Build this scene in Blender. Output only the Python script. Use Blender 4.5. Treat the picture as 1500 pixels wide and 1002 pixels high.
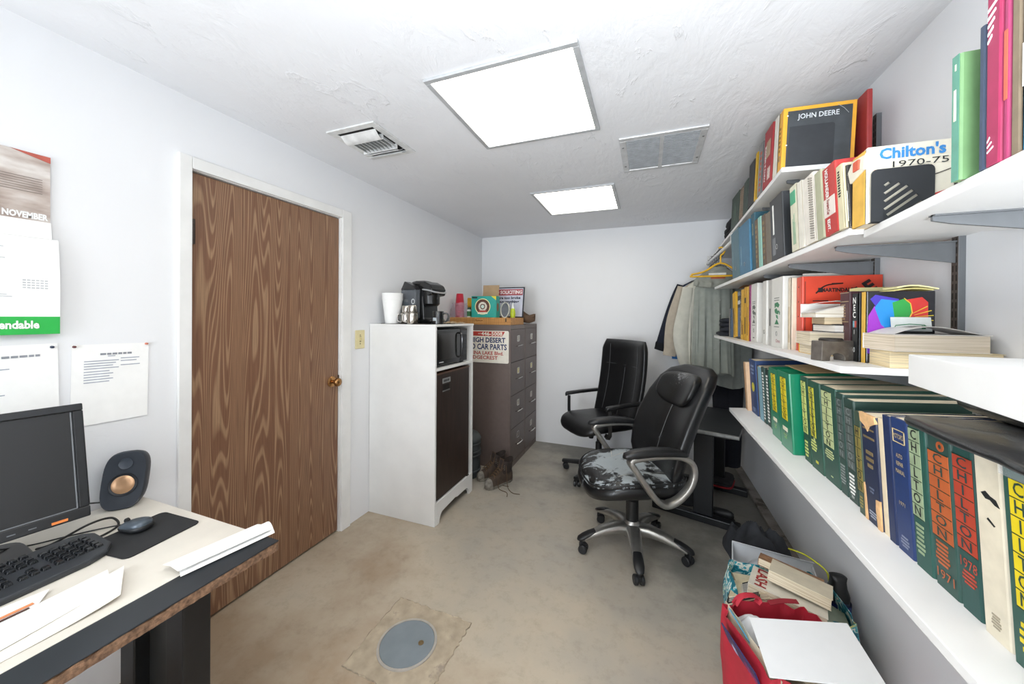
import bpy, bmesh, math, random
from mathutils import Vector, Matrix, noise as mnoise
for o in list(bpy.data.objects): bpy.data.objects.remove(o)
D = math.radians; PI = math.pi
rnd = random.Random(11)
scene = bpy.context.scene; COL = scene.collection

# ------------------------------------------------------------------ camera
CW, CD, CH = 2.702, 3.927, 2.348            # room: width, depth to the back wall, ceiling height
XL, XR, YB, YF = -1.869, .833, 3.927, -1.75  # left, right, back, front wall planes
cam = bpy.data.cameras.new('camera'); camo = bpy.data.objects.new('camera', cam); COL.objects.link(camo)
cam.sensor_width = 36; cam.lens = 36 * 528.58 / 1500
cam.shift_x = 0.0; cam.shift_y = (466.46 - 501) / 1500
right = Vector((.93579, .35248, .00720)); up = Vector((-.00818, .00130, .99997)); fwd = Vector((-.35246, .93582, -.00410))
m3 = Matrix((right, up, -fwd)).transposed(); camo.matrix_world = Matrix.Translation((0, 0, 1.405)) @ m3.to_4x4()
cam.clip_start = .05
scene.camera = camo
# ------------------------------------------------------------------ world, lights, exposure
scene.view_settings.view_transform = 'Standard'; scene.view_settings.look = 'None'
scene.view_settings.gamma = 1; scene.view_settings.use_curve_mapping = False
scene.view_settings.exposure = -0.30
w = bpy.data.worlds.new('world'); scene.world = w; w.use_nodes = True
w.node_tree.nodes['Background'].inputs[0].default_value = (.75, .85, 1, 1)
w.node_tree.nodes['Background'].inputs[1].default_value = 1.0
PANEL = 7.5                                  # radiance of the ceiling light diffusers
def area(name, loc, aim, sx, sy, power, color):
    l = bpy.data.lights.new(name, 'AREA'); l.shape = 'RECTANGLE'; l.size = sx; l.size_y = sy; l.energy = power; l.color = color
    o = bpy.data.objects.new(name, l); COL.objects.link(o); o.location = loc
    o.rotation_euler = (Vector(aim) - Vector(loc)).to_track_quat('-Z', 'Y').to_euler(); return o
fl_ = area('flash_bounced_off_ceiling', (.1, -.65, 1.15), (.25, .35, 2.348), .5, .4, 45, (.9, .95, 1)); fl_.data.spread = D(125)
area('added_rear_fill', (-1.0, -1.68, 1.05), (.1, 2, .8), 1.4, 1.9, 112, (.86, .93, 1))  # added fill lamp before the solid front wall, brightens the side walls

# ------------------------------------------------------------------ materials
def lin(h):
    h = h.lstrip('#'); c = [int(h[i:i+2], 16) / 255 for i in (0, 2, 4)]
    return tuple(x / 12.92 if x <= .04045 else ((x + .055) / 1.055) ** 2.4 for x in c) + (1,)
MC = {}
def newmat(name):
    m = bpy.data.materials.new(name); m.use_nodes = True
    return m, m.node_tree, m.node_tree.nodes['Principled BSDF']
def N(nt, t, **kw):
    n = nt.nodes.new(t)
    for k, v in kw.items():
        if hasattr(n, k) and k not in n.inputs: setattr(n, k, v)
        else: n.inputs[k].default_value = v
    return n
def ramp(nt, fac, stops, interp='LINEAR'):
    r = nt.nodes.new('ShaderNodeValToRGB'); r.color_ramp.interpolation = interp
    e = r.color_ramp.elements
    while len(e) < len(stops): e.new(.5)
    for x, (p, c) in zip(e, stops): x.position = p; x.color = c if len(c) == 4 else tuple(c) + (1,)
    nt.links.new(fac, r.inputs[0]); return r.outputs[0]
def coords(nt, scale=(1, 1, 1)):
    tc = nt.nodes.new('ShaderNodeTexCoord'); mp = nt.nodes.new('ShaderNodeMapping'); mp.inputs['Scale'].default_value = scale
    nt.links.new(tc.outputs['Object'], mp.inputs[0]); return mp.outputs[0]
def bumpit(nt, b, h, strength, dist=.002):
    bm = nt.nodes.new('ShaderNodeBump'); bm.inputs['Strength'].default_value = strength; bm.inputs['Distance'].default_value = dist
    nt.links.new(h, bm.inputs['Height']); nt.links.new(bm.outputs[0], b.inputs['Normal'])
def M(hexc, rough=.5, metal=0, var=.12, scale=25, bump=0, bscale=None, wear=None, wearamt=.3, stretch=(1, 1, 1), coat=0):
    """plain surface with slight tone variation, optional grain relief and optional worn patches"""
    key = (hexc, rough, metal, var, scale, bump, bscale, wear, wearamt, stretch, coat)
    if key in MC: return MC[key]
    m, nt, b = newmat('surface_%d' % len(MC)); c = lin(hexc)
    v = coords(nt, stretch)
    n = N(nt, 'ShaderNodeTexNoise', Scale=scale, Detail=4.0); nt.links.new(v, n.inputs['Vector'])
    lo = tuple(max(0, x * (1 - var)) for x in c[:3]); hi = tuple(min(1, x * (1 + var)) for x in c[:3])
    col = ramp(nt, n.outputs[0], [(.3, lo), (.7, hi)])
    if wear:
        n2 = N(nt, 'ShaderNodeTexNoise', Scale=scale * .45, Detail=8.0, Roughness=.7); nt.links.new(v, n2.inputs['Vector'])
        f = ramp(nt, n2.outputs[0], [(.62 - wearamt * .3, (0, 0, 0)), (.68 - wearamt * .3, (1, 1, 1))])
        mx = N(nt, 'ShaderNodeMix', data_type='RGBA'); nt.links.new(f, mx.inputs[0]); nt.links.new(col, mx.inputs[6]); mx.inputs[7].default_value = lin(wear); col = mx.outputs[2]
    nt.links.new(col, b.inputs['Base Color'])
    b.inputs['Roughness'].default_value = rough; b.inputs['Metallic'].default_value = metal
    if coat: b.inputs['Coat Weight'].default_value = coat; b.inputs['Coat Roughness'].default_value = .08
    if bump:
        n3 = N(nt, 'ShaderNodeTexNoise', Scale=bscale or scale * 6, Detail=3.0); nt.links.new(v, n3.inputs['Vector']); bumpit(nt, b, n3.outputs[0], bump)
    MC[key] = m; return m
def mat_glow(name, hexc, s):
    m, nt, b = newmat(name); b.inputs['Base Color'].default_value = lin(hexc); b.inputs['Emission Color'].default_value = lin(hexc); b.inputs['Emission Strength'].default_value = s
    return m
def mat_clear(name, hexc='#ffffff', rough=.08, alpha=.25):
    m, nt, b = newmat(name); b.inputs['Base Color'].default_value = lin(hexc); b.inputs['Roughness'].default_value = rough; b.inputs['Alpha'].default_value = alpha
    n = N(nt, 'ShaderNodeTexNoise', Scale=45.0, Detail=3.0); bumpit(nt, b, n.outputs[0], .5, .004)
    return m
def mat_plaster(name, hexc, s1, st, dist):
    m, nt, b = newmat(name); v = coords(nt)
    vs = coords(nt, (1, .45, 1)); n = N(nt, 'ShaderNodeTexNoise', Scale=s1, Detail=6.0, Roughness=.6, Distortion=.35); nt.links.new(vs, n.inputs['Vector'])
    k = ramp(nt, n.outputs[0], [(.38, (0, 0, 0)), (.5, (.35, .35, .35)), (.6, (.5, .5, .5)), (.64, (.95, .95, .95)), (.7, (.6, .6, .6)), (.85, (.8, .8, .8))])
    n2 = N(nt, 'ShaderNodeTexNoise', Scale=1.6, Detail=3.0); nt.links.new(v, n2.inputs['Vector'])
    c = lin(hexc); nt.links.new(ramp(nt, n2.outputs[0], [(.3, tuple(x * .96 for x in c[:3])), (.7, c[:3])]), b.inputs['Base Color'])
    b.inputs['Roughness'].default_value = .55; bumpit(nt, b, k, st, dist); return m
def mat_floor():
    m, nt, b = newmat('stained_concrete'); v = coords(nt)
    n1 = N(nt, 'ShaderNodeTexNoise', Scale=1.3, Detail=6.0, Roughness=.6); nt.links.new(v, n1.inputs['Vector'])
    sx = nt.nodes.new('ShaderNodeSeparateXYZ'); nt.links.new(v, sx.inputs[0])
    a = N(nt, 'ShaderNodeMath', operation='MULTIPLY_ADD'); nt.links.new(sx.outputs[0], a.inputs[0]); a.inputs[1].default_value = .16; nt.links.new(n1.outputs[0], a.inputs[2])
    a2 = N(nt, 'ShaderNodeMath', operation='MULTIPLY_ADD'); nt.links.new(sx.outputs[1], a2.inputs[0]); a2.inputs[1].default_value = .17; nt.links.new(a.outputs[0], a2.inputs[2])
    col = ramp(nt, a2.outputs[0], [(.42, lin('#9f8b74')), (.6, lin('#b6aa97')), (.85, lin('#a39d92')), (1.05, lin('#7b7972'))])
    n2 = N(nt, 'ShaderNodeTexNoise', Scale=14.0, Detail=8.0, Roughness=.75); nt.links.new(v, n2.inputs['Vector'])
    f = ramp(nt, n2.outputs[0], [(.3, (.72, .70, .67)), (.5, (1, 1, 1)), (.75, (1.0, 1.0, 1.0))])
    mx = N(nt, 'ShaderNodeMix', data_type='RGBA', blend_type='MULTIPLY'); mx.inputs[0].default_value = .6
    nt.links.new(col, mx.inputs[6]); nt.links.new(f, mx.inputs[7]); nt.links.new(mx.outputs[2], b.inputs['Base Color'])
    b.inputs['Roughness'].default_value = .48; bumpit(nt, b, n2.outputs[0], .12, .003); return m
def mat_grain(name, light, dark, sx=(7, 7, .55), rings=9, rough=.5):
    """flat-sawn wood: contour lines of a stretched noise make cathedrals and ovals"""
    m, nt, b = newmat(name); v = coords(nt, sx)
    n = N(nt, 'ShaderNodeTexNoise', Scale=1.0, Detail=.6, Roughness=.4); nt.links.new(v, n.inputs['Vector'])
    a = N(nt, 'ShaderNodeMath', operation='MULTIPLY'); nt.links.new(n.outputs[0], a.inputs[0]); a.inputs[1].default_value = rings * 2.6
    fr = N(nt, 'ShaderNodeMath', operation='FRACT'); nt.links.new(a.outputs[0], fr.inputs[0])
    v2 = coords(nt, (240, 240, 5)); n2 = N(nt, 'ShaderNodeTexNoise', Scale=1.0, Detail=2.0); nt.links.new(v2, n2.inputs['Vector'])
    c = ramp(nt, fr.outputs[0], [(.0, lin(light)), (.16, lin(light)), (.28, lin(dark)), (.8, lin(dark)), (1, lin(light))])
    f2 = ramp(nt, n2.outputs[0], [(.35, (.78, .78, .78)), (.65, (1.1, 1.1, 1.1))])
    mx = N(nt, 'ShaderNodeMix', data_type='RGBA', blend_type='MULTIPLY'); mx.inputs[0].default_value = 1
    nt.links.new(c, mx.inputs[6]); nt.links.new(f2, mx.inputs[7]); nt.links.new(mx.outputs[2], b.inputs['Base Color'])
    b.inputs['Roughness'].default_value = rough; bumpit(nt, b, fr.outputs[0], .1, .001); return m
def mat_pages(name='page_edges', a='#efe4cf', c='#c9b999', axis=1):
    if name in MC: return MC[name]
    m, nt, b = newmat(name); s = [6, 6, 6]; s[axis] = 900; v = coords(nt, tuple(s))
    n = N(nt, 'ShaderNodeTexNoise', Scale=1.0, Detail=1.0); nt.links.new(v, n.inputs['Vector'])
    nt.links.new(ramp(nt, n.outputs[0], [(.35, lin(c)), (.6, lin(a))]), b.inputs['Base Color']); b.inputs['Roughness'].default_value = .85
    MC[name] = m; return m
def mat_worn_leather(name, base, worn, amount, sc=9, centre=(0, 0, 0), radius=.3):
    m, nt, b = newmat(name); v = coords(nt)
    n = N(nt, 'ShaderNodeTexNoise', Scale=sc, Detail=10.0, Roughness=.72, Distortion=.6); nt.links.new(v, n.inputs['Vector'])
    d = N(nt, 'ShaderNodeVectorMath', operation='DISTANCE'); nt.links.new(v, d.inputs[0]); d.inputs[1].default_value = centre
    q = N(nt, 'ShaderNodeMath', operation='DIVIDE'); nt.links.new(d.outputs['Value'], q.inputs[0]); q.inputs[1].default_value = radius
    a = N(nt, 'ShaderNodeMath', operation='MULTIPLY_ADD'); nt.links.new(q.outputs[0], a.inputs[0]); a.inputs[1].default_value = -.3; nt.links.new(n.outputs[0], a.inputs[2])
    f = ramp(nt, a.outputs[0], [(.32 - amount, (0, 0, 0)), (.36 - amount, (1, 1, 1))])
    mx = N(nt, 'ShaderNodeMix', data_type='RGBA'); nt.links.new(f, mx.inputs[0]); mx.inputs[6].default_value = lin(base); mx.inputs[7].default_value = lin(worn)
    nt.links.new(mx.outputs[2], b.inputs['Base Color'])
    r = ramp(nt, f, [(0, (.33, .33, .33)), (1, (.85, .85, .85))]); nt.links.new(r, b.inputs['Roughness'])
    n3 = N(nt, 'ShaderNodeTexNoise', Scale=120.0, Detail=3.0); nt.links.new(v, n3.inputs['Vector']); bumpit(nt, b, n3.outputs[0], .25, .002); return m

# ------------------------------------------------------------------ mesh builder
class MB:
    def __init__(s): s.v = []; s.f = []
    def add(s, vs, fs, T=None):
        o = len(s.v)
        s.v += [tuple(T @ Vector(p)) if T else tuple(p) for p in vs]; s.f += [tuple(i + o for i in f) for f in fs]; return s
    def box(s, x0, x1, y0, y1, z0, z1, T=None):
        return s.add([(x0, y0, z0), (x1, y0, z0), (x1, y1, z0), (x0, y1, z0), (x0, y0, z1), (x1, y0, z1), (x1, y1, z1), (x0, y1, z1)],
                     [(0, 3, 2, 1), (4, 5, 6, 7), (0, 1, 5, 4), (1, 2, 6, 5), (2, 3, 7, 6), (3, 0, 4, 7)], T)
    def prism(s, poly, ax, a, b, T=None):
        n = len(poly)
        def P(p, h): return {'x': (h, p[0], p[1]), 'y': (p[0], h, p[1]), 'z': (p[0], p[1], h)}[ax]
        return s.add([P(p, a) for p in poly] + [P(p, b) for p in poly],
                     [tuple(range(n))[::-1], tuple(range(n, 2 * n))] + [(i, (i + 1) % n, n + (i + 1) % n, n + i) for i in range(n)], T)
    def loft(s, rings, cap=True, closed=True, T=None):
        n = len(rings[0]); vs = [p for r in rings for p in r]; fs = []
        for k in range(len(rings) - 1):
            for i in range(n if closed else n - 1):
                j = (i + 1) % n; fs.append((k * n + i, k * n + j, (k + 1) * n + j, (k + 1) * n + i))
        if cap and closed: fs += [tuple(range(n))[::-1], tuple(range((len(rings) - 1) * n, len(rings) * n))]
        return s.add(vs, fs, T)
    def lathe(s, prof, c=(0, 0, 0), n=24, cap=True, T=None, sx=1, sy=1):
        return s.loft([[(c[0] + r * sx * math.cos(2 * PI * i / n), c[1] + r * sy * math.sin(2 * PI * i / n), c[2] + z) for i in range(n)] for r, z in prof], cap, T=T)
    def tube(s, pts, r, n=8, closed=False, ry=None, upv=None, T=None):
        pts = [Vector(p) for p in pts]; k = len(pts); rings = []; prev = None
        for i, p in enumerate(pts):
            if closed: t = pts[(i + 1) % k] - pts[i - 1]
            else: t = pts[min(i + 1, k - 1)] - pts[max(i - 1, 0)]
            t.normalize()
            if upv is not None: a = Vector(upv) - t * t.dot(Vector(upv)); 
            elif prev is None: a = t.cross(Vector((0, 0, 1)) if abs(t.z) < .9 else Vector((1, 0, 0)))
            else: a = prev - t * prev.dot(t)
            if a.length < 1e-6: a = t.orthogonal()
            a.normalize(); prev = a; b = t.cross(a)
            rr = r[i] if isinstance(r, (list, tuple)) else r; r2 = (ry[i] if isinstance(ry, (list, tuple)) else ry) if ry else rr
            rings.append([tuple(p + a * rr * math.cos(2 * PI * j / n) + b * r2 * math.sin(2 * PI * j / n)) for j in range(n)])
        if closed: rings.append(rings[0]); return s.loft(rings, False, T=T)
        return s.loft(rings, True, T=T)
    def sq(s, c, r, e=.35, e2=None, nu=24, nv=14, fn=None, T=None):
        """superellipsoid cushion; e rounds the outline, e2 the side profile"""
        e2 = e2 or e; rings = []
        pw = lambda x, p: math.copysign(abs(x) ** p, x)
        for k in range(nv + 1):
            b = -PI / 2 + PI * k / nv; cb, sb = max(pw(math.cos(b), e2), 1e-4), pw(math.sin(b), e2); ring = []
            for i in range(nu):
                a = 2 * PI * i / nu; p = (c[0] + r[0] * cb * pw(math.cos(a), e), c[1] + r[1] * cb * pw(math.sin(a), e), c[2] + r[2] * sb)
                ring.append(fn(p) if fn else p)
            rings.append(ring)
        return s.loft(rings, True, T=T)
    def surf(s, fn, nu, nv, T=None):
        vs = [fn(i / nu, j / nv) for j in range(nv + 1) for i in range(nu + 1)]
        return s.add(vs, [(j * (nu + 1) + i, j * (nu + 1) + i + 1, (j + 1) * (nu + 1) + i + 1, (j + 1) * (nu + 1) + i) for j in range(nv) for i in range(nu)], T)
    def build(s, name, mat, parent=None, smooth=None, bevel=0, seg=2, solid=0, sub=0):
        me = bpy.data.meshes.new(name); me.from_pydata(s.v, [], s.f); me.validate()
        bm = bmesh.new(); bm.from_mesh(me); bmesh.ops.recalc_face_normals(bm, faces=bm.faces); bm.to_mesh(me); bm.free()
        if mat: me.materials.append(mat)
        if smooth:
            for p in me.polygons: p.use_smooth = True
            me.set_sharp_from_angle(angle=D(smooth if smooth > 1 else 42))
        o = bpy.data.objects.new(name, me); COL.objects.link(o)
        if parent: o.parent = parent
        if solid and smooth: pass
        if solid: md = o.modifiers.new('solid', 'SOLIDIFY'); md.thickness = solid; md.offset = 0
        if solid and smooth: md = o.modifiers.new('split', 'EDGE_SPLIT'); md.split_angle = D(50)
        if bevel: md = o.modifiers.new('bevel', 'BEVEL'); md.width = bevel; md.segments = seg; md.limit_method = 'ANGLE'; md.angle_limit = D(35)
        if sub: md = o.modifiers.new('sub', 'SUBSURF'); md.levels = md.render_levels = sub
        return o
def box(name, mat, parent, x0, x1, y0, y1, z0, z1, bevel=0, T=None): return MB().box(x0, x1, y0, y1, z0, z1, T).build(name, mat, parent, bevel=bevel)
def tag(o, label, cat, group=None):
    o['label'] = label; o['category'] = cat
    if group: o['group'] = group
    return o
def thing(name, label, cat, loc=(0, 0, 0), rz=0, group=None, rot=None):
    o = bpy.data.objects.new(name, None); COL.objects.link(o); o.empty_display_size = .05
    o.location = loc; o.rotation_euler = rot or (0, 0, D(rz)); return tag(o, label, cat, group)
def struct(o, label=None): 
    o['kind'] = 'structure'
    if label: o['label'] = label
    return o
def rot(ax, deg, at=(0, 0, 0)): return Matrix.Translation(at) @ Matrix.Rotation(D(deg), 4, ax)
def txt(body, size, origin, xa, ya, mat, parent, name='lettering', align='CENTER', sxy=(1, 1), ext=.0004, lines=1.0, bold=0.0, fitw=None):
    """flat printed lettering: xa is the reading direction, ya the letters' up direction"""
    cu = bpy.data.curves.new('t', 'FONT'); cu.body = body; cu.size = size; cu.align_x = align; cu.align_y = 'CENTER'; cu.space_line = lines; cu.resolution_u = 2; cu.offset = bold
    ob = bpy.data.objects.new('t', cu); COL.objects.link(ob)
    dg = bpy.context.evaluated_depsgraph_get(); me = bpy.data.meshes.new_from_object(ob.evaluated_get(dg))
    bpy.data.objects.remove(ob); bpy.data.curves.remove(cu)
    xa = Vector(xa).normalized(); ya = Vector(ya).normalized(); za = xa.cross(ya); og = Vector(origin)
    if fitw and len(me.vertices):
        wd = max(v.co.x for v in me.vertices) - min(v.co.x for v in me.vertices); sxy = (fitw / max(wd, 1e-6), sxy[1])
    for v in me.vertices: v.co = og + xa * v.co.x * sxy[0] + ya * v.co.y * sxy[1] + za * ext
    me.materials.append(mat); o = bpy.data.objects.new(name, me); COL.objects.link(o)
    if parent: o.parent = parent
    return o
def arc(cx, cy, r, a0, a1, n): return [(cx + r * math.cos(D(a0 + (a1 - a0) * i / n)), cy + r * math.sin(D(a0 + (a1 - a0) * i / n))) for i in range(n + 1)]
def smoothpath(pts, n=6, closed=False):
    P = [Vector(p) for p in pts]; k = len(P); out = []
    for i in range(k if closed else k - 1):
        p0, p1, p2, p3 = (P[(i - 1) % k], P[i], P[(i + 1) % k], P[(i + 2) % k]) if closed else (P[max(i - 1, 0)], P[i], P[i + 1], P[min(i + 2, k - 1)])
        for j in range(n):
            t = j / n; out.append(.5 * ((2 * p1) + (-p0 + p2) * t + (2 * p0 - 5 * p1 + 4 * p2 - p3) * t * t + (-p0 + 3 * p1 - 3 * p2 + p3) * t ** 3))
    if not closed: out.append(P[-1])
    return out
X_, Y_, Z_ = Vector((1, 0, 0)), Vector((0, 1, 0)), Vector((0, 0, 1))

# shared surfaces
WHITE = M('#eceded', .5, var=.03); PAPER = M('#f4f4f2', .8, var=.02); BLACK = M('#101113', .45, var=.2); PLAST = M('#17191c', .42, var=.15, bump=.05)
CHROME = M('#c9c8c4', .22, 1, var=.05); STEEL = M('#a9a6a0', .32, 1, var=.1); DARKMETAL = M('#2a2b2d', .5, .3, var=.1); GREYMETAL = M('#77797c', .45, .2, var=.06)
INK = M('#14161a', .6, var=.05); GOLD = M('#b5923f', .5, .2, var=.1); CLEAR = mat_clear('clear_plastic_film', '#e9eef2', .1, .22)

# ------------------------------------------------------------------ room shell
wallmat = mat_plaster('painted_drywall', '#e9eaec', 9, .12, .003); ceilmat = mat_plaster('trowelled_ceiling_plaster', '#e6e7ea', 7, .65, .006)
mb = MB()
mb.box(XL - .12, XL, YF, .955, 0, CH); mb.box(XL - .12, XL, 1.826, YB + .12, 0, CH); mb.box(XL - .12, XL, .955, 1.826, 2.062, CH)
struct(mb.build('wall_left', wallmat))
struct(MB().box(XR, XR + .12, YF, YB + .12, 0, CH).build('wall_right', wallmat))
struct(MB().box(XL, XR, YB, YB + .12, 0, CH).build('wall_back', wallmat))
struct(MB().box(XL - .12, XR + .12, YF - .12, YF, 0, CH).build('wall_front', wallmat))
struct(MB().box(XL - .12, XR + .12, YF, YB + .12, -.1, 0).build('floor', mat_floor()))
struct(MB().box(XL - .12, XR + .12, YF, YB + .12, CH, CH + .1).build('ceiling', ceilmat))
led = struct(MB().box(.768, XR, 2.2, YB, 0, .022).build('baseboard_right', M('#8d8780', .8, var=.3, scale=9, bump=.3, wear='#5d554c', wearamt=.25), bevel=.004))
# door and casing
cas = M('#e6e6e4', .42, var=.05, wear='#b8b2a6', wearamt=-.12, scale=7)
d1 = struct(bpy.data.objects.new('door_1', None), 'wood-grain brown door in the left wall'); COL.objects.link(d1); d1.location = (XL - .012, .983, 0)
doormat = mat_grain('door_wood_grain', '#9b7b5f', '#795640', (9, 9, .5), 11, .45)
box('door_slab', doormat, d1, -.036, 0, .003, .812, .012, 2.032, bevel=.002)
for hz in (1.72, .22):
    h = MB().box(.0, .002, .001, .013, hz, hz + .1); 
    h.tube([(.009, .004, hz - .004), (.009, .004, hz + .104)], .0095, 12); ho = h.build('hinge', M('#4a4340', .35, .9), d1, smooth=40)
kn = MB(); kn.lathe([(.0, 0), (.033, 0), (.034, .004), (.026, .009), (.012, .012), (.011, .03), (.02, .036), (.027, .048), (.026, .058), (.018, .066), (.0, .068)], n=28, T=rot('Y', 90, (0, .762, .985)))
BRASS = M('#a97f52', .25, 1, var=.15)
kn.build('door_knob', BRASS, d1, smooth=40)
box('latch_plate', M('#6b5a45', .35, .9), d1, .0, .006, .812, .825, .95, 1.02)
t1 = struct(bpy.data.objects.new('trim_1', None), 'white painted door casing'); COL.objects.link(t1); t1.location = (XL, .97, 0)
def rel(mb, name, mat, par, **k):
    o = mb.build(name, mat, par, **k); me = o.data
    off = par.location
    for v in me.vertices: v.co -= off
    return o
rel(MB().box(XL, XL + .016, .93, .978, 0, 2.092), 'side_casing', cas, t1, bevel=.003)
rel(MB().box(XL, XL + .016, 1.803, 1.878, 0, 2.092), 'side_casing', cas, t1, bevel=.003)
rel(MB().box(XL, XL + .016, .978, 1.803, 2.04, 2.092), 'head_casing', cas, t1, bevel=.003)
rel(MB().box(XL - .12, XL, .956, .98, 0, 2.06), 'jamb', cas, t1); rel(MB().box(XL - .12, XL, 1.799, 1.825, 0, 2.06), 'jamb', cas, t1); rel(MB().box(XL - .12, XL, .98, 1.799, 2.037, 2.06), 'jamb', cas, t1)
rel(MB().box(XL - .118, XL - .09, .98, 1.8, 0, 2.037), 'door_stop', cas, t1)
# wall switch
sw = thing('light_switch', 'ivory switch plate on the wall right of the wooden door', 'switch', (XL, 1.968, 1.242))
IV = M('#dcd0a0', .4, var=.05)
box('plate', IV, sw, 0, .006, -.043, .043, -.064, .064, bevel=.003)
MB().box(.006, .018, -.005, .005, -.004, .012).build('toggle', M('#cfc08c', .35), sw, bevel=.002)
for z in (-.03, .03): MB().lathe([(0, 0), (.004, 0), (.003, .002), (0, .002)], n=10, T=rot('Y', 90, (.006, 0, z))).build('screw', M('#5a513a', .4, .6), sw)
MB().box(.006, .009, -.007, .007, -.016, -.011).box(.006, .009, -.007, .007, .018, .022).build('toggle_slot', M('#6b6040', .5), sw)

# ceiling fixtures (two in view, two more in the same row behind the photographer)
FR = M('#b9bbbd', .4, .3); GLOW = mat_glow('lit_acrylic_diffuser', '#fff8ea', PANEL)
def fixture(cx, cy, label):
    t = thing('ceiling_light', label, 'ceiling light', (cx, cy, CH), group='square recessed ceiling lights')
    a = .308; mb = MB()
    for x0, x1, y0, y1 in ((-a, a, -a, -a + .022), (-a, a, a - .022, a), (-a, -a + .022, -a + .022, a - .022), (a - .022, a, -a + .022, a - .022)): mb.box(x0, x1, y0, y1, -.012, .0)
    mb.build('frame', FR, t, bevel=.002); box('diffuser', GLOW, t, -a + .02, a - .02, -a + .02, a - .02, -.006, -.001)
    return t
fixture(-.538, 1.527, 'larger-looking near lit square ceiling panel between the two vents')
fixture(-.536, 2.918, 'smaller-looking far lit square ceiling panel toward the back wall')
fixture(-.538, .12, 'lit square ceiling panel above the camera, out of frame')
fixture(-.538, -1.2, 'lit square ceiling panel at the room front, out of frame')
# supply vent
VW = M('#d8d9d8', .35, .1)
v = thing('ceiling_vent', 'small white multi-blade air supply vent on ceiling near the door', 'vent', (-1.40, 1.565, CH))
mb = MB()
for x0, x1, y0, y1 in ((-.152, .152, -.17, -.135), (-.152, .152, .135, .17), (-.152, -.115, -.135, .135), (.115, .152, -.135, .135)): mb.box(x0, x1, y0, y1, -.008, 0)
mb.build('frame', VW, v, bevel=.002); box('duct_opening', M('#1c1b1a', .9), v, -.116, .116, -.136, .136, -.003, .0)
for sgn, y in ((1, -.085), (-1, .085), (-1, .118)):
    MB().surf(lambda a, b: (-.112 + .224 * a, y + sgn * (-.028 + .05 * b), -.004 - .028 * math.sin(b * PI / 2)), 4, 6).build('curved_blade', VW, v, smooth=40, solid=.002)
for k in range(9):
    x = -.098 + k * .0245
    MB().surf(lambda a, b: (x + .016 * b, -.052 + .104 * a, -.003 - .026 * math.sin(b * PI / 2)), 2, 5).build('blade', VW, v, smooth=40, solid=.0015)
MB().box(-.114, .114, -.06, -.054, -.03, -.002).box(-.114, .114, .052, .058, -.03, -.002).build('divider', VW, v)
# return grille
g = thing('return_grille', 'wide grey return-air grille with two slatted halves on ceiling', 'vent', (.061, 2.205, CH))
a, b_ = .212, .234; mb = MB(); GW = M('#c6c7c8', .38, .2)
for x0, x1, y0, y1 in ((-a, a, -b_, -b_ + .034), (-a, a, b_ - .034, b_), (-a, -a + .034, -b_ + .034, b_ - .034), (a - .034, a, -b_ + .034, b_ - .034)): mb.box(x0, x1, y0, y1, -.01, 0)
mb.build('frame', GW, g, bevel=.003); box('mullion', GW, g, -.01, .01, -b_ + .03, b_ - .03, -.01, 0)
box('backing', M('#8d9093', .7), g, -a + .03, a - .03, -b_ + .03, b_ - .03, -.003, 0)
for x0, x1 in ((-a + .034, -.01), (.01, a - .034)):
    mb = MB()
    for k in range(24):
        y = -b_ + .04 + k * (2 * b_ - .08) / 24; mb.box(x0, x1, y, y + .0012, -.0145, 0, T=Matrix.Translation((0, y, 0)) @ Matrix.Rotation(D(-38), 4, 'X') @ Matrix.Translation((0, -y, 0)))
    s_ = mb.build('slats', M('#c6c9cc', .4, .2), g); s_['kind'] = 'stuff'
for x in (-a + .015, a - .015):
    for y in (-.13, .13): MB().lathe([(0, -.013), (.005, -.012), (.006, -.01)], (x, y, 0), 10).build('screw', M('#6d6e70', .4, .7), g)
# floor cleanout
c = thing('floor_cleanout', 'round grey cleanout cover set in a square cement patch on floor', 'cover', (-.953, 1.287, 0))
poly = []
cs = [(-.189, .199), (.206, .192), (.205, -.101), (.17, -.19), (-.183, -.179)]
for i in range(5):
    p, q = Vector(cs[i]), Vector(cs[(i + 1) % 5])
    for k in range(22): t = p.lerp(q, k / 22); j = .0045; poly.append((t.x + rnd.uniform(-j, j), t.y + rnd.uniform(-j, j)))
MB().prism(poly, 'z', 0, .0025).build('cement_patch', M('#a99b86', .8, var=.2, scale=16, bump=.5, wear='#94887a', wearamt=.1), c)
cp = [Vector((x, y)) for x, y in poly]
MB().tube([(p.x, p.y, .0005) for p in cp], .0045, 5, True, ry=.0016, upv=(0, 0, 1)).build('patch_joint', M('#a09380', .9, var=.4, scale=40), c)
mb = MB(); mb.loft([[(r * math.cos(2 * PI * i / 40), r * math.sin(2 * PI * i / 40), z) for i in range(40)] for r, z in ((.125, .002), (.125, .007), (.115, .007), (.115, .002))], False).build('rim', M('#aaa49c', .6, .2), c)
MB().lathe([(0, .001), (.114, .001), (.1135, .0065), (0, .0065)], n=40).build('lid', M('#7c858b', .45, .2, var=.08, scale=12), c)
MB().lathe([(0, .005), (.012, .005), (.012, .008), (.006, .008), (.005, .0066), (0, .0066)], (.055, .02, 0), 14).build('plug_screw', M('#7d6a4c', .5, .7), c)
# ------------------------------------------------------------------ things on the left wall
cal = thing('wall_calendar', 'hanging wall calendar with rusty picture above a month page and green strip', 'calendar', (XL, .33, 1.63))
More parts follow.
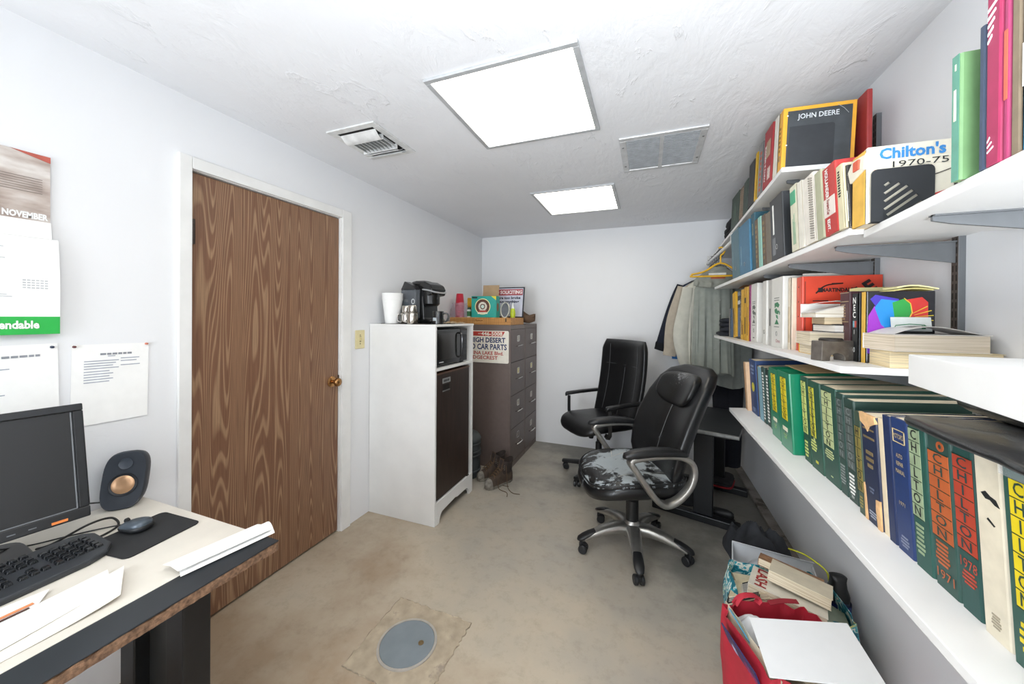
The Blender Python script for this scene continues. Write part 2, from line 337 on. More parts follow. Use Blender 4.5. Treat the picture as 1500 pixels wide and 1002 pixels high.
# local: y along the wall (right edge at +.25), z up
def calsurf(z0, z1, y0, y1, fx, n=10): return MB().surf(lambda a, b: (fx(b), y0 + (y1 - y0) * a, z0 + (z1 - z0) * b), 6, n)
m, nt, b = newmat('calendar_photo'); v_ = coords(nt, (1, 3, 9)); n = N(nt, 'ShaderNodeTexNoise', Scale=1.6, Detail=6.0); nt.links.new(v_, n.inputs['Vector'])
nt.links.new(ramp(nt, n.outputs[0], [(.3, lin('#7d6a60')), (.45, lin('#b5a79e')), (.6, lin('#d9d4cf')), (.75, lin('#a08c80'))]), b.inputs['Base Color']); b.inputs['Roughness'].default_value = .35
calsurf(.075, .292, -.36, .252, lambda b: .006).build('picture_page', m, cal, solid=.002)
calsurf(.02, .075, -.36, .253, lambda b: .008 + .006 * (1 - b)).build('page_fold', PAPER, cal, solid=.0015)
mp = lambda b: .012 + .006 * math.sin(PI * (1 - b)) + .012 * (1 - b)
calsurf(-.235, .02, -.36, .268, mp, 14).build('month_page', PAPER, cal, smooth=60, solid=.001)
GRN = M('#2fb04e', .35, var=.05)
calsurf(-.292, -.235, -.36, .268, lambda b: .024).build('green_strip', GRN, cal, solid=.002)
NY = Vector((0, 1, 0))
MB().prism([(.17, .292), (.252, .292), (.252, .272)], 'x', .0075, .0085).build('red_corner', M('#b5584a', .5), cal)
txt('NOVEMBER', .026, (.0085, .2, .089), NY, Z_, WHITE, cal, 'month_name', fitw=.092, bold=.0012)
mb = MB()
for k in range(7):
    z = .165 + .0075 * k; mb.box(.0078, .0084, .03 + .02 * (k % 3), .235, z, z + .002)
mb.build('caption_lines', M('#8a7f78', .7), cal)['kind'] = 'stuff'
txt('Dependable', .034, (.0265, .162, -.262), NY, Z_, M('#f2f6f0', .5), cal, 'strip_lettering', fitw=.122, bold=.0012)
mb = MB(); LG = M('#c4c6c9', .8)
for k in range(8): z = -.21 + .03 * k; 
for y in (-.2, -.11, -.02, .07, .16): mb.box(.0, .0006, y, y + .001, -.2, .0)
mb2 = MB()
for i in range(6):
    for j in range(4): mb2.box(.0, .0006, .19 + i * .009, .1965 + i * .009, -.145 + j * .008, -.141 + j * .008)
for (y0, y1, z) in ((.14, .156, -.02), (.145, .158, -.055), (.03, .16, -.168), (.03, .17, -.174), (.03, .14, -.18), (.02, .05, -.05)): mb2.box(0, .0006, y0, y1, z, z + .003)
for q in (mb2,):
    q.v = [(mp((p[2] + .235) / .255) + .0012 + p[0], p[1], p[2]) for p in q.v]
mb2.build('printed_dates', LG, cal)['kind'] = 'stuff'
def notice(loc, wd, ht, label, head, lines, pins, tilt=0, curl=.0008):
    t = thing('pinned_notice', label, 'paper', loc, rot=(D(tilt), 0, 0))
    MB().surf(lambda a, b: (.002 + curl * (1 - b) ** 2 * 3, wd * a, -ht * (1 - b)), 4, 8).build('sheet', PAPER, t, smooth=60, solid=.0006)
    cx = lambda z: .0035 + curl * (z / -ht) ** 2 * 3
    hm = MB(); y = wd * .34
    while y < wd * .76: w_ = rnd.uniform(.008, .016); hm.box(cx(-.036) - .0005, cx(-.036), y, y + w_, -.040, -.033); y += w_ + .003
    hm.build('blurred_heading', M('#8d9097', .8), t)['kind'] = 'stuff'
    mb = MB()
    for (y0, y1, z) in lines: x = cx(z); mb.box(x - .0005, x, y0, y1, z, z + .0032)
    mb.build('printed_lines', M('#a4a9b5', .8), t)['kind'] = 'stuff'
    for (y, z, c) in pins:
        p = MB(); p.lathe([(0, 0), (.0045, 0), (.003, .004), (.004, .008), (0, .0095)], n=12, T=rot('Y', 90, (.002, y, z))); p.build('push_pin', M(c, .3), t, smooth=40)
L2 = [(.03, .12 - .008 * (k % 3), -.062 - .009 * k) for k in range(4)] + [(.125, .178, -.056), (.125, .17, -.066), (.125, .18, -.082)] + [(.03, .095 + .01 * (k % 2), -.1 - .0095 * k) for k in range(5)] + [(.09, .11, -.046)]
notice((XL, .632, 1.296), .206, .288, 'white typed notice pinned on wall between calendar and door', '', L2, [(.005, -.006, '#5b1b22'), (.198, -.004, '#c0705a')], -1)
L1 = [(.02, .1, -.075), (.02, .08, -.088), (.02, .07, -.14), (.02, .09, -.155)]
notice((XL, .40, 1.302), .2, .29, 'white typed notice pinned on wall half behind the monitor', '', L1, [(.187, -.012, '#24304a')], 1)

# ------------------------------------------------------------------ desk
DZ = .705
dk = thing('desk', 'black-legged desk with pale worn laminate top and chipped front edge', 'desk', (-1.455, .15, 0))
box('tabletop', M('#7d5a40', .85, var=.5, scale=120, bump=.6), dk, -.383, .382, -1.1, .642, DZ - .03, DZ - .003)
box('front_band', M('#24282d', .45, var=.12, scale=8), dk, .28, .385, -1.102, .645, DZ - .004, DZ, bevel=.0015)
box('laminate_top', M('#d9d3c8', .4, var=.1, scale=5, wear='#bcae9a', wearamt=-.08), dk, -.383, .286, -1.102, .645, DZ - .005, DZ + .0012, bevel=.001)
mb = MB(); n_ = 150; top_ = []; bot_ = []
for k in range(n_ + 1): y = -1.1 + 1.742 * k / n_; j = rnd.random(); top_.append((.3835 + .0022 * rnd.random(), y, DZ - .003 - (.004 * j if j > .6 else .0006))); bot_.append((.384 + .002 * rnd.random(), y, DZ - .03 + .002 * rnd.random()))
mb.loft([top_, [((p[0] + q[0]) / 2 + .0015 * rnd.random(), p[1], (p[2] + q[2]) / 2) for p, q in zip(top_, bot_)], bot_], False, False).build('chipped_edge', M('#80634d', .9, var=.5, scale=110, bump=.5), dk)
LEG = M('#1d1e20', .42, .2, var=.15, wear='#4a4b4c', wearamt=-.2)
for y, nm in ((.52, 'leg_frame'), (-.75, 'leg_frame')):
    box('leg_post', LEG, dk, .163, .243, y - .05, y + .02, .05, DZ - .03, bevel=.004)
    box('leg_post', LEG, dk, -.075, .0, y - .05, y + .02, .05, DZ - .03, bevel=.004)
    box('leg_panel', M('#3a3b3b', .4, .3, var=.1), dk, -.005, .168, y - .012, y, .06, DZ - .03)
    box('foot', LEG, dk, -.27, .33, y - .045, y + .03, .0, .05, bevel=.006)
# monitor: leans back a little, turned slightly away
mo = thing('monitor', 'black wide desktop monitor switched off, orange tag on its lower edge', 'monitor', (-1.69, .35, DZ + .0012), -7)
# local +x faces the chair, y along width, built with tilt
T = rot('Y', -14, (.08, 0, .088))
SC = M('#121213', .4, var=.1, scale=3); BZ = M('#131416', .32, var=.15, wear='#2b2c2d', wearamt=-.15)
W2 = .235
mb = MB(); hh = .34
mb.box(-.03, .012, -W2, W2, 0, .03, T).box(-.03, .012, -W2, W2, hh - .022, hh, T).box(-.03, .012, -W2, -W2 + .022, .03, hh - .022, T).box(-.03, .012, W2 - .022, W2, .03, hh - .022, T)
mb.build('bezel', BZ, mo, bevel=.003)
MB().box(-.028, .004, -W2 + .02, W2 - .02, .028, hh - .02, T).build('screen', SC, mo)
MB().box(-.06, -.028, -W2 + .04, W2 - .04, .03, hh - .04, T).build('rear_housing', BZ, mo, bevel=.012)
MB().tube([T @ Vector(p) for p in ((.0045, W2 - .024, .032), (.0045, W2 - .024, hh - .024))], .0018, 6).tube([T @ Vector(p) for p in ((.0045, -W2 + .024, .031), (.0045, W2 - .024, .031))], .0018, 6).build('inner_edge', M('#6d6f72', .4), mo)
MB().box(.012, .0128, W2 - .075, W2 - .045, .005, .012, T).build('orange_tag', M('#d97a35', .5), mo)
mb = MB()
for k in range(5): mb.box(.012, .0126, -.02 + k * .035, -.006 + k * .035, .012, .0145, T)
mb.build('button_marks', M('#6a6d72', .5), mo)['kind'] = 'stuff'
MB().prism([(-.03, .0), (.0, .0), (.05, .1), (.02, .1)], 'y', -.045, .045).build('neck', BZ, mo, bevel=.004)
bs = MB(); bs.sq((.01, .0, .011), (.115, .14, .011), .45, .3, 32, 6); bs.build('stand_base', M('#101113', .3, coat=.4), mo, smooth=40)
# desktop speaker: leaning oval face
sp = thing('desktop_speaker', 'dark blue-grey desktop speaker with copper cone at the desk corner', 'speaker', (-1.768, .726, DZ + .0012), -40)
SB = M('#2b313a', .5, var=.08); T = rot('Y', -10, (0, 0, .0))
def face(x, s=1.0, n=40):   # rounded lopsided outline in the y-z plane
    r = []
    for i in range(n):
        a = 2 * PI * i / n; e = .62; cy = math.copysign(abs(math.cos(a)) ** e, math.cos(a)); cz = math.copysign(abs(math.sin(a)) ** e, math.sin(a))
        r.append(T @ Vector((x, (.058 * cy - .008 * cz * cy * 0 + .006 * cz) * s, .101 + (.1 * cz - .004) * s)))
    return [tuple(p) for p in r]
MB().loft([face(-.075, .55), face(-.07, .75), face(-.03, .95), face(.0, 1.0), face(.018, 1.0), face(.024, .96)]).build('body', SB, sp, smooth=50)
def disc(prof, y, z, n=30, sx=1): return MB().lathe(prof, n=n, T=T @ rot('Y', 90, (.024, y, z)))
disc([(.040, .0005), (.039, .003), (.036, .003), (.031, -.001)], .0, .083).build('woofer_ring', M('#1c2027', .4), sp, smooth=40)
disc([(0, .002), (.018, .001), (.029, -.001), (.031, -.0005), (.031, .001), (.026, .004), (.012, .0055), (0, .006)], .0, .083).build('woofer_cone', M('#c9a07c', .32, .55, var=.05), sp, smooth=40)
disc([(0, .001), (.015, .001), (.019, .003), (.02, .0)], .004, .155).build('tweeter', M('#3d444e', .45), sp, smooth=40)
# keyboard with separate keys
kb = thing('keyboard', 'dusty black full-size keyboard in front of the monitor', 'keyboard', (-1.535, .36, DZ + .0012), 3)
KB = M('#313438', .45, var=.15, wear='#4d4b46', wearamt=-.15, scale=12); KEY = M('#1e2023', .22, var=.2)
out = [(-.085, -.24), (.09, -.24), (.1, -.2), (.1, .16), (.085, .2), (.05, .226), (-.05, .232), (-.075, .215), (-.085, .19)]
TK = rot('Y', 3.0)
MB().prism(out, 'z', .004, .022, TK).build('case', KB, kb, bevel=.006)
MB().prism([(x * .98, y * .985) for x, y in out], 'z', .0, .006).build('skirt', M('#121315', .5), kb, bevel=.003)
kmb = MB(); kmb.loft([[(-.0078, -.0078, 0), (.0078, -.0078, 0), (.0078, .0078, 0), (-.0078, .0078, 0)], [(-.0058, -.006, .0085), (.0058, -.006, .0075), (.0058, .006, .0075), (-.0058, .006, .0085)]])
k0 = kmb.build('key', KEY, kb, bevel=.001, seg=1); kme = k0.data; first = True
slots = []
for r_ in range(6):
    x = -.055 + r_ * .0205 - (.008 if r_ == 0 else 0)
    for c_ in range(22):
        y = -.215 + c_ * .0192 + (.005 if c_ > 13 else 0) + (.005 if c_ > 16 else 0)
        if y > .205: continue
        if 14 <= c_ <= 16 and r_ in (3,): continue
        if 14 <= c_ <= 16 and r_ == 4 and c_ != 15: continue
        if c_ > 16 and r_ == 0: continue
        if r_ == 5 and 4 <= c_ <= 8: continue
        slots.append((x, y))
for x, y in slots:
    o = k0 if first else k0.copy()
    if not first: COL.objects.link(o); o.parent = kb
    first = False; o.location = TK @ Vector((x, y, .0215)); o.rotation_euler = (0, D(3), 0)
o = k0.copy(); COL.objects.link(o); o.parent = kb; o.location = TK @ Vector((.0475, -.1, .0215)); o.scale = (1, 6, 1); o.name = 'space_key'
mp_ = thing('mouse_pad', 'flat black mouse pad with rounded corners on the desk', 'mouse pad', (-1.485, .664, DZ + .0012), 6)
MB().prism(arc(.075, .075, .018, 0, 90, 5) + arc(-.08, .085, .018, 90, 180, 5) + arc(-.08, -.085, .018, 180, 270, 5) + arc(.075, -.085, .018, 270, 360, 5), 'z', 0, .003).build('pad', M('#222325', .75, var=.12, bump=.1, bscale=300), mp_)
MB().tube([(p[0], p[1], .002) for p in arc(.075, .075, .018, 0, 90, 5) + arc(-.08, .085, .018, 90, 180, 5) + arc(-.08, -.085, .018, 180, 270, 5) + arc(.075, -.085, .018, 270, 360, 5)], .0018, 5, True).build('stitched_edge', M('#131416', .8), mp_)
ms = thing('computer_mouse', 'grey computer mouse lying on the black mouse pad', 'mouse', (-1.545, .662, DZ + .0044), 195)
def mf(p): x, y, z = p; return (x, y * (1 - .12 * (x / .055)), z * (1 + .35 * (-x / .055)) if z > .014 else z)
q = MB(); q.sq((0, 0, .014), (.046, .029, .019), .75, .8, 28, 12, fn=mf); q.v = [(x, y, max(z, 0)) for x, y, z in q.v]; q.build('shell', M('#4c555e', .35, .3, var=.08), ms, smooth=60)
q = MB(); q.sq((0, 0, .010), (.048, .031, .0095), .75, .6, 28, 8, fn=mf); q.v = [(x, y, max(z, 0)) for x, y, z in q.v]; q.build('side_band', M('#15171a', .5), ms, smooth=60)
MB().lathe([(0, -.003), (.009, -.003), (.009, .003), (0, .003)], n=14, T=rot('X', 90, (.03, 0, .026))).build('scroll_wheel', M('#0f1012', .6), ms)
cable = MB(); cable.tube(smoothpath([(-1.6, .655, DZ + .012), (-1.65, .62, DZ + .006), (-1.69, .56, DZ + .006), (-1.72, .5, DZ + .008), (-1.72, .44, DZ + .03), (-1.75, .35, DZ + .06)], 8), .0022, 6)
tag(cable.build('mouse_cable', M('#1a1b1d', .5), None, smooth=50), 'thin black mouse cable curving behind the keyboard to monitor base', 'cable')
cable = MB(); cable.tube(smoothpath([(-1.68, .5, DZ + .006), (-1.64, .52, DZ + .02), (-1.66, .6, DZ + .03), (-1.67, .655, DZ + .02), (-1.62, .65, DZ + .006), (-1.59, .58, DZ + .006), (-1.62, .52, DZ + .006), (-1.69, .47, DZ + .006)], 8), .0034, 7)
tag(cable.build('monitor_cable', M('#1a1a1a', .5), None, smooth=50), 'thick black cable looped on desk between monitor and mouse', 'cable')
cable = MB(); cable.tube(smoothpath([(-1.79, .70, DZ + .03), (-1.83, .6, DZ + .05), (-1.84, .5, DZ + .03), (-1.84, .4, DZ + .01)], 8), .0025, 6)
tag(cable.build('speaker_cable', M('#151515', .5), None, smooth=50), 'thin black cable running behind monitor from the speaker', 'cable')
# papers
def sheet(name, label, quad, z, fn=None, mat=PAPER, cat='paper'):
    c = sum((Vector(q) for q in quad), Vector((0, 0))) / 4; t = thing(name, label, cat, (c.x, c.y, z))
    Q = [Vector(q) - c for q in quad]
    def s(a, b): p = (Q[0] * (1 - a) + Q[1] * a) * (1 - b) + (Q[3] * (1 - a) + Q[2] * a) * b; return (p.x, p.y, fn(a, b) if fn else .001)
    MB().surf(s, 12, 8).build('sheet', mat, t, smooth=60, solid=.0007); return t
t = sheet('folded_paper', 'long folded white paper hanging over the desk corner', [(-1.155, .585), (-1.112, .812), (-1.195, .845), (-1.228, .612)], DZ + .002, lambda a, b: .002 + .014 * math.sin(PI * b) * (.6 + .4 * a))
MB().surf(lambda a, b: (-.06 + .07 * b + .045 * a, -.13 + .225 * a, .0215 - .012 * abs(b - .5)), 6, 6).build('inner_sheet', M('#eceae6', .8, var=.02), t, smooth=60, solid=.0006)
t = sheet('long_paper', 'long white paper sheet curling at the front of the desk', [(-1.205, .24), (-1.2, .487), (-1.33, .547), (-1.34, .24)], DZ + .0015, lambda a, b: .001 + .012 * a ** 4, M('#e6e0d6', .8, var=.03))
t = sheet('letter_paper', 'white letter sheet on top of the desk papers', [(-1.235, .27), (-1.265, .498), (-1.362, .527), (-1.352, .27)], DZ + .004, lambda a, b: .0015 + .003 * a * a)
t = sheet('orange_form', 'white form with orange printed band in front of keyboard', [(-1.325, .26), (-1.345, .40), (-1.40, .438), (-1.43, .27)], DZ + .006, lambda a, b: .001 + .002 * b)
mb = MB(); mb.box(.005, .015, -.07, .06, .0035, .0042).build('orange_band', M('#d98a5c', .7), t)
MB().box(.02, .026, -.06, .05, .0035, .0042).build('dark_band', M('#4a2b22', .7), t)
# ------------------------------------------------------------------ white cabinet with microwave and fridge
CX0, CX1, CY0, CY1, CT = -1.866, -1.318, 2.062, 2.615, 1.335
cw = M('#e3e3e1', .48, var=.04, wear='#c9c4ba', wearamt=-.22, scale=5)
ca = thing('white_cabinet', 'tall white painted open-front cabinet holding microwave and small fridge', 'cabinet', (-1.592, 2.338, 0))
dx, dy = .274, .2765
box('side_panel', cw, ca, -dx, dx, -dy, -dy + .018, 0, CT, bevel=.0015); box('side_panel', cw, ca, -dx, dx, dy - .018, dy, 0, CT, bevel=.0015)
box('top', cw, ca, -dx - .0, dx + .004, -dy - .002, dy + .002, CT - .0005, CT + .014, bevel=.002)
box('shelf', cw, ca, -dx + .01, dx, -dy + .018, dy - .018, 1.035, 1.053, bevel=.001)
box('back_panel', cw, ca, -dx, -dx + .008, -dy + .018, dy - .018, .05, CT)
box('bottom_shelf', cw, ca, -dx + .008, dx - .02, -dy + .018, dy - .018, .13, .145)
pl = [(-dy + .018, 0), (-dy + .06, 0)] + [(-dy + .06 + .05 * (1 - math.cos(D(k * 15))), .065 * math.sin(D(k * 15))) for k in range(1, 7)] + [(0, .075), (.03, .066)] + [(dy - .06 - .05 * (1 - math.cos(D(90 - k * 15))), .065 * math.sin(D(90 - k * 15))) for k in range(0, 6)] + [(dy - .06, 0), (dy - .018, 0), (dy - .018, .15), (-dy + .018, .15)]
MB().prism(pl, 'x', dx - .016, dx + .002).build('plinth', cw, ca, bevel=.001)
mw = thing('microwave', 'black microwave oven in the upper cabinet opening', 'microwave', (-1.335, 2.315, 1.053))
BK = M('#0f1011', .28, var=.1)
box('body', BK, mw, -.38, -.014, -.232, .222, .012, .262, bevel=.004)
box('door', M('#141516', .2, coat=.5), mw, -.014, .002, -.232, .11, .014, .26, bevel=.004)
box('door_window', M('#1d1c1b', .08, coat=.8), mw, .002, .0035, -.2, .06, .05, .235, bevel=.001)
box('control_panel', M('#131416', .35), mw, -.014, .002, .112, .222, .014, .26, bevel=.004)
MB().tube(smoothpath([(.002, .088, .05), (.026, .09, .07), (.028, .09, .21), (.002, .088, .23)], 5), .007, 8).build('handle', M('#1b1c1e', .25, coat=.4), mw, smooth=40)
box('display', M('#22262a', .1), mw, .002, .003, .125, .21, .215, .245)
mb = MB()
for r_ in range(5):
    for c_ in range(3): mb.box(.002, .0035, .13 + c_ * .028, .15 + c_ * .028, .06 + r_ * .028, .08 + r_ * .028)
mb.build('buttons', M('#33363a', .4), mw); box('brand_strip', M('#c7c9cc', .4), mw, .0036, .0042, -.185, -.13, .032, .038)
for y in (-.2, .19): box('foot', BK, mw, -.05, -.02, y - .012, y + .012, 0, .012)
fr = thing('small_fridge', 'brown wood-look small fridge door in the lower cabinet opening', 'fridge', (-1.335, 2.325, .145))
fw = mat_grain('fridge_veneer', '#33241c', '#2a1c15', (14, 14, .8), 4, .42)
box('body', M('#1d1815', .6), fr, -.45, -.035, -.235, .235, .004, .868)
box('door', fw, fr, -.03, .012, -.255, .232, .012, .868, bevel=.004)
box('door_edge_trim', M('#6a4a35', .4), fr, -.028, .0135, -.2575, -.246, .012, .868); box('top_trim', M('#5b4232', .4), fr, -.03, .0135, -.255, .232, .862, .872)
box('handle_recess', M('#0d0b0a', .6), fr, .0115, .014, -.16, -.075, .745, .785); box('handle_lip', M('#8b8c8c', .3, .8), fr, .0115, .018, -.165, -.07, .738, .747, bevel=.002)
box('badge', M('#b8bab9', .3, .7), fr, .0115, .0145, -.165, -.06, .795, .83, bevel=.001); mb = MB()
for k in range(6): mb.box(.0145, .015, -.15 + k * .013, -.142 + k * .013, .805, .82)
mb.build('badge_lettering', INK, fr); box('hinge_cover', BK, fr, -.03, .016, .205, .232, -.006, .012)
TZ = CT + .014
# foam cups nested in a stack
cup0 = thing('foam_cup', 'white foam cup nested in a stack beside the coffee maker', 'cup', (-1.76, 2.175, TZ), group='nested white foam cups')
prof = [(0, .004), (.046, .004), (.047, 0), (.05, 0), (.071, .172), (.0745, .173), (.0745, .181), (.0705, .181), (.049, .008), (0, .008)]
mc = MB(); mc.lathe(prof, n=32, cap=False); c0 = mc.build('cup', M('#f1f1ef', .7, var=.02), cup0, smooth=40)
cup0['label'] = 'lowest white foam cup of the nested stack, the one touching the mat'
for k in range(1, 5):
    r_ = cup0.copy(); COL.objects.link(r_); r_['label'] = ['second', 'third', 'fourth', 'topmost'][k - 1] + ' white foam cup up in the nested stack, showing only its rim'; r_.location.z += .0105 * k; q = c0.copy(); COL.objects.link(q); q.parent = r_
# coffee maker: tank at -y, pods and handle facing +x
km = thing('coffee_maker', 'black single-serve pod coffee maker with clear side tank', 'coffee maker', (-1.605, 2.36, TZ), -8)
KM = M('#131415', .26, coat=.4, var=.08); T0 = None
body = [(-.15, .0), (.13, .0), (.14, .03), (.06, .035), (.05, .2), (.145, .215), (.15, .26), (.13, .29), (.06, .318), (-.04, .325), (-.12, .305), (-.155, .25)]
KS = Matrix.Diagonal((.84, .9, 1, 1));
km0 = set(bpy.data.objects)
MB().prism(body, 'y', -.075, .11).build('body', KM, km, bevel=.012, seg=3)
MB().loft([[(x_ * s + ox, y_ * s, z) for x_, y_ in arc(0, 0, .078, 0, 350, 27)] for s, z, ox in ((.75, .135, .075), (.95, .15, .075), (1, .225, .07), (.98, .24, .07))]).build('brew_head', M('#0b0b0c', .3), km, smooth=40)
hp = smoothpath([(.06, -.085, .255), (.12, -.085, .248), (.165, -.055, .236), (.178, .015, .232), (.165, .08, .236), (.12, .11, .248), (.06, .11, .255)], 6)
MB().tube(hp, .006, 8, ry=.013, upv=(0, 0, 1)).build('silver_handle', M('#d6d8da', .3, .5), km, smooth=50)
MB().prism([(.03, .0), (.145, .0), (.15, .02), (.14, .034), (.03, .034)], 'y', -.06, .1).build('drip_tray', M('#1c1d1f', .4), km, bevel=.004)
MB().sq((-.03, .0, .3), (.1, .08, .03), .7, .8, 24, 8).build('lid_dome', KM, km, smooth=50)
tank = [(-.15, .03), (.0, .03), (.02, .05), (.02, .255), (-.155, .255)]
MB().prism(tank, 'y', -.135, -.076).build('water_tank', mat_clear('smoky_tank_plastic', '#6a6e74', .12, .72), km, bevel=.008)
MB().prism([(-.155, .252), (.024, .252), (-.01, .285), (-.11, .318)], 'y', -.138, -.07).build('tank_lid', M('#232426', .3, coat=.3), km, bevel=.006)
MB().prism([(-.15, 0), (.02, 0), (.02, .032), (-.15, .032)], 'y', -.135, -.076).build('tank_base', KM, km, bevel=.004)
mb = MB(); mb.loft([[(r * math.cos(2 * PI * i / 24) - .005, -.1365, .165 + r * math.sin(2 * PI * i / 24)) for i in range(24)] for r in (.013, .021)], False, T=None); mb.build('ring_emblem', M('#b9bcbe', .4), km, solid=.001)
for o in set(bpy.data.objects) - km0: o.data.transform(KS)
# steel travel mugs
def steelmug(loc, rz, label):
    t = thing('steel_mug', label, 'mug', loc, rz, 'steel travel mugs on the cabinet'); SS = M('#b3aea6', .22, 1, var=.08)
    MB().lathe([(0, 0), (.036, 0), (.0375, .003), (.0375, .078), (.036, .082), (.036, .084), (0, .084)], n=28).build('cup_body', SS, t, smooth=40)
    MB().lathe([(0, .082), (.029, .082), (.0305, .085), (.0305, .128), (.028, .132), (0, .132)], n=28).build('upper_cup', SS, t, smooth=40)
    MB().lathe([(.0378, .076), (.039, .078), (.039, .083), (.0365, .0845)], n=28, cap=False).build('rim', M('#8c8780', .3, 1), t, smooth=40)
    MB().tube(smoothpath([(-.036, 0, .07), (-.058, 0, .068), (-.064, 0, .045), (-.058, 0, .02), (-.036, 0, .015)], 5), .004, 6, ry=.008, upv=(1, 0, 0)).build('handle', M('#8f8a84', .35, .9), t, smooth=50); return t
steelmug((-1.64, 2.18, TZ), 20, 'left taller-looking steel travel mug next to foam cups')
steelmug((-1.545, 2.12, TZ), 25, 'right steel travel mug at the cabinet front, before coffee maker')
bm_ = thing('black_mug', 'black ceramic mug with pale print at the cabinet edge', 'mug', (-1.40, 2.22, TZ), 30)
MB().lathe([(0, .004), (.036, .004), (.037, 0), (.04, .002), (.0415, .09), (.040, .093), (.0375, .09), (.036, .008), (0, .008)], n=30, cap=False).build('cup', M('#0e1013', .2, coat=.5, var=.05), bm_, smooth=40)
MB().tube(smoothpath([(.041, 0, .078), (.066, .0, .074), (.072, 0, .048), (.06, 0, .022), (.041, 0, .018)], 6), .006, 8).build('handle', M('#0e1013', .2, coat=.5, var=.05), bm_, smooth=50)
mb = MB(); mb.surf(lambda a, b: (.0424 * math.cos(D(215 + 40 * a)), .0424 * math.sin(D(215 + 40 * a)), .025 + .022 * b), 8, 2); mb.build('pale_print', M('#a9b0b5', .5, var=.3, scale=200), bm_)
tb = thing('teal_bottle', 'teal plastic bottle half hidden behind the white foam cups', 'bottle', (-1.735, 2.30, TZ))
MB().lathe([(0, 0), (.034, 0), (.036, .01), (.036, .1), (.028, .135), (.014, .15), (.014, .165), (0, .165)], n=24).build('body', M('#1f7f93', .3), tb, smooth=45)
MB().lathe([(.0, .163), (.016, .163), (.016, .185), (0, .185)], n=18).build('cap', M('#e9ecec', .4), tb, smooth=40)
ct = thing('counter_mat', 'thin dark speckled mat under the mugs on cabinet top', 'mat', (-1.60, 2.30, TZ)); MB().prism([(-.21, -.19), (.2, -.225), (.215, .1), (-.2, .12)], 'z', 0, .002).build('mat', M('#3b3733', .8, var=.4, scale=60), ct)
for o in bpy.data.objects:
    if o.parent is None and o.get('label') and o.location.z == TZ and o.name not in ('counter_mat',): o.location.z += .0022
np_ = thing('crumpled_napkin', 'crumpled tan napkin lying on the cabinet front corner', 'napkin', (-1.42, 2.45, TZ))
def nf(a, b): x, y = -.07 + .14 * a, -.11 + .22 * b; return (x, y, .004 + .018 * abs(mnoise.noise((x * 24, y * 20, 3))) + .006 * mnoise.noise((x * 60, y * 60, 1)))
MB().surf(nf, 22, 26).build('napkin', M('#b09a7c', .85, var=.25, scale=40), np_, smooth=50, solid=.001)
# bin between the cabinets
bn = thing('ribbed_bin', 'dark grey ribbed drum with domed lid behind white cabinet', 'bin', (-1.50, 2.86, 0))
GB = M('#3c4143', .5, var=.1); prof = [(0, 0), (.11, 0), (.122, .01)]
for z in (.06, .19, .225, .29): prof += [(.122, z - .01), (.128, z - .005), (.128, z + .005), (.122, z + .01)]
MB().lathe(prof + [(.124, .32), (0, .32)], n=36).build('drum', GB, bn, smooth=40); MB().lathe([(.128, .318), (.13, .33), (.122, .352), (.1, .375), (.06, .388), (0, .392)], n=36).build('domed_lid', M('#4b5152', .45, var=.1), bn, smooth=40)
# filing cabinets, two side by side
FC = M('#6d605b', .42, .15, var=.05, wear='#7f726c', wearamt=-.25); FD = M('#665a57', .42, .15, var=.05)
def filecab(y0, y1, label, faded):
    t = thing('filing_cabinet', label, 'cabinet', (-1.512, (y0 + y1) / 2, 0)); hx, hy = .338, (y1 - y0) / 2 - .0015
    MB().box(-hx, hx - .02, -hy, hy, .0, 1.33).box(hx - .02, hx - .001, -hy, -hy + .012, 0, 1.33).box(hx - .02, hx - .001, hy - .012, hy, 0, 1.33).box(hx - .02, hx - .001, -hy + .012, hy - .012, 1.29, 1.33).box(hx - .02, hx - .001, -hy + .012, hy - .012, 0, .05).build('case', FC, t, bevel=.002)
    for k in range(4):
        z0 = .055 + k * .3095; d = box('drawer', FD, t, hx - .022, hx + .001, -hy + .0145, hy - .0145, z0, z0 + .3045, bevel=.002)
        lh = MB(); y, z = 0, z0 + .215; w_, h_ = .032, .03
        lh.box(hx, hx + .004, y - w_, y + w_, z - h_, z - h_ + .006).box(hx, hx + .004, y - w_, y + w_, z + h_ - .006, z + h_).box(hx, hx + .004, y - w_, y - w_ + .006, z - h_, z + h_).box(hx, hx + .004, y + w_ - .006, y + w_, z - h_, z + h_)
        lh = lh.build('label_holder', CHROME, d, bevel=.001)
        if not (k == 0 and faded): box('label_card', M('#b5b0a6' if k != 2 else '#c9bf8e', .8, var=.2, scale=80), d, hx + .0005, hx + .002, y - w_ + .005, y + w_ - .005, z - h_ + .005, z + h_ - .005)
        hd = MB(); hd.tube(smoothpath([(hx, y - .058, z - .075), (hx + .024, y - .056, z - .068), (hx + .034, y, z - .062), (hx + .024, y + .056, z - .068), (hx, y + .058, z - .075)], 6), .0048, 8, ry=.012, upv=(0, 0, 1)); hd.build('pull_handle', CHROME, d, smooth=50)
        box('thumb_latch', CHROME, d, hx, hx + .008, y + .078, y + .098, z - .08, z - .07, bevel=.001)
    return t
filecab(3.085, 3.50, 'brown four-drawer filing cabinet with red and blue sign on its side', True); filecab(3.502, 3.917, 'brown four-drawer filing cabinet against the back wall', False)
sg = thing('parts_sign', 'cream metal sign with red and navy lettering on filing cabinet side', 'sign', (-1.49, 3.083, 1.125))
MB().prism(arc(.285, .135, .015, 0, 90, 4) + arc(-.285, .135, .015, 90, 180, 4) + arc(-.285, -.135, .015, 180, 270, 4) + arc(.285, -.135, .015, 270, 360, 4), 'y', -.003, 0).build('panel', M('#e8e3d6', .45, var=.05, wear='#c9b994', wearamt=-.3), sg)
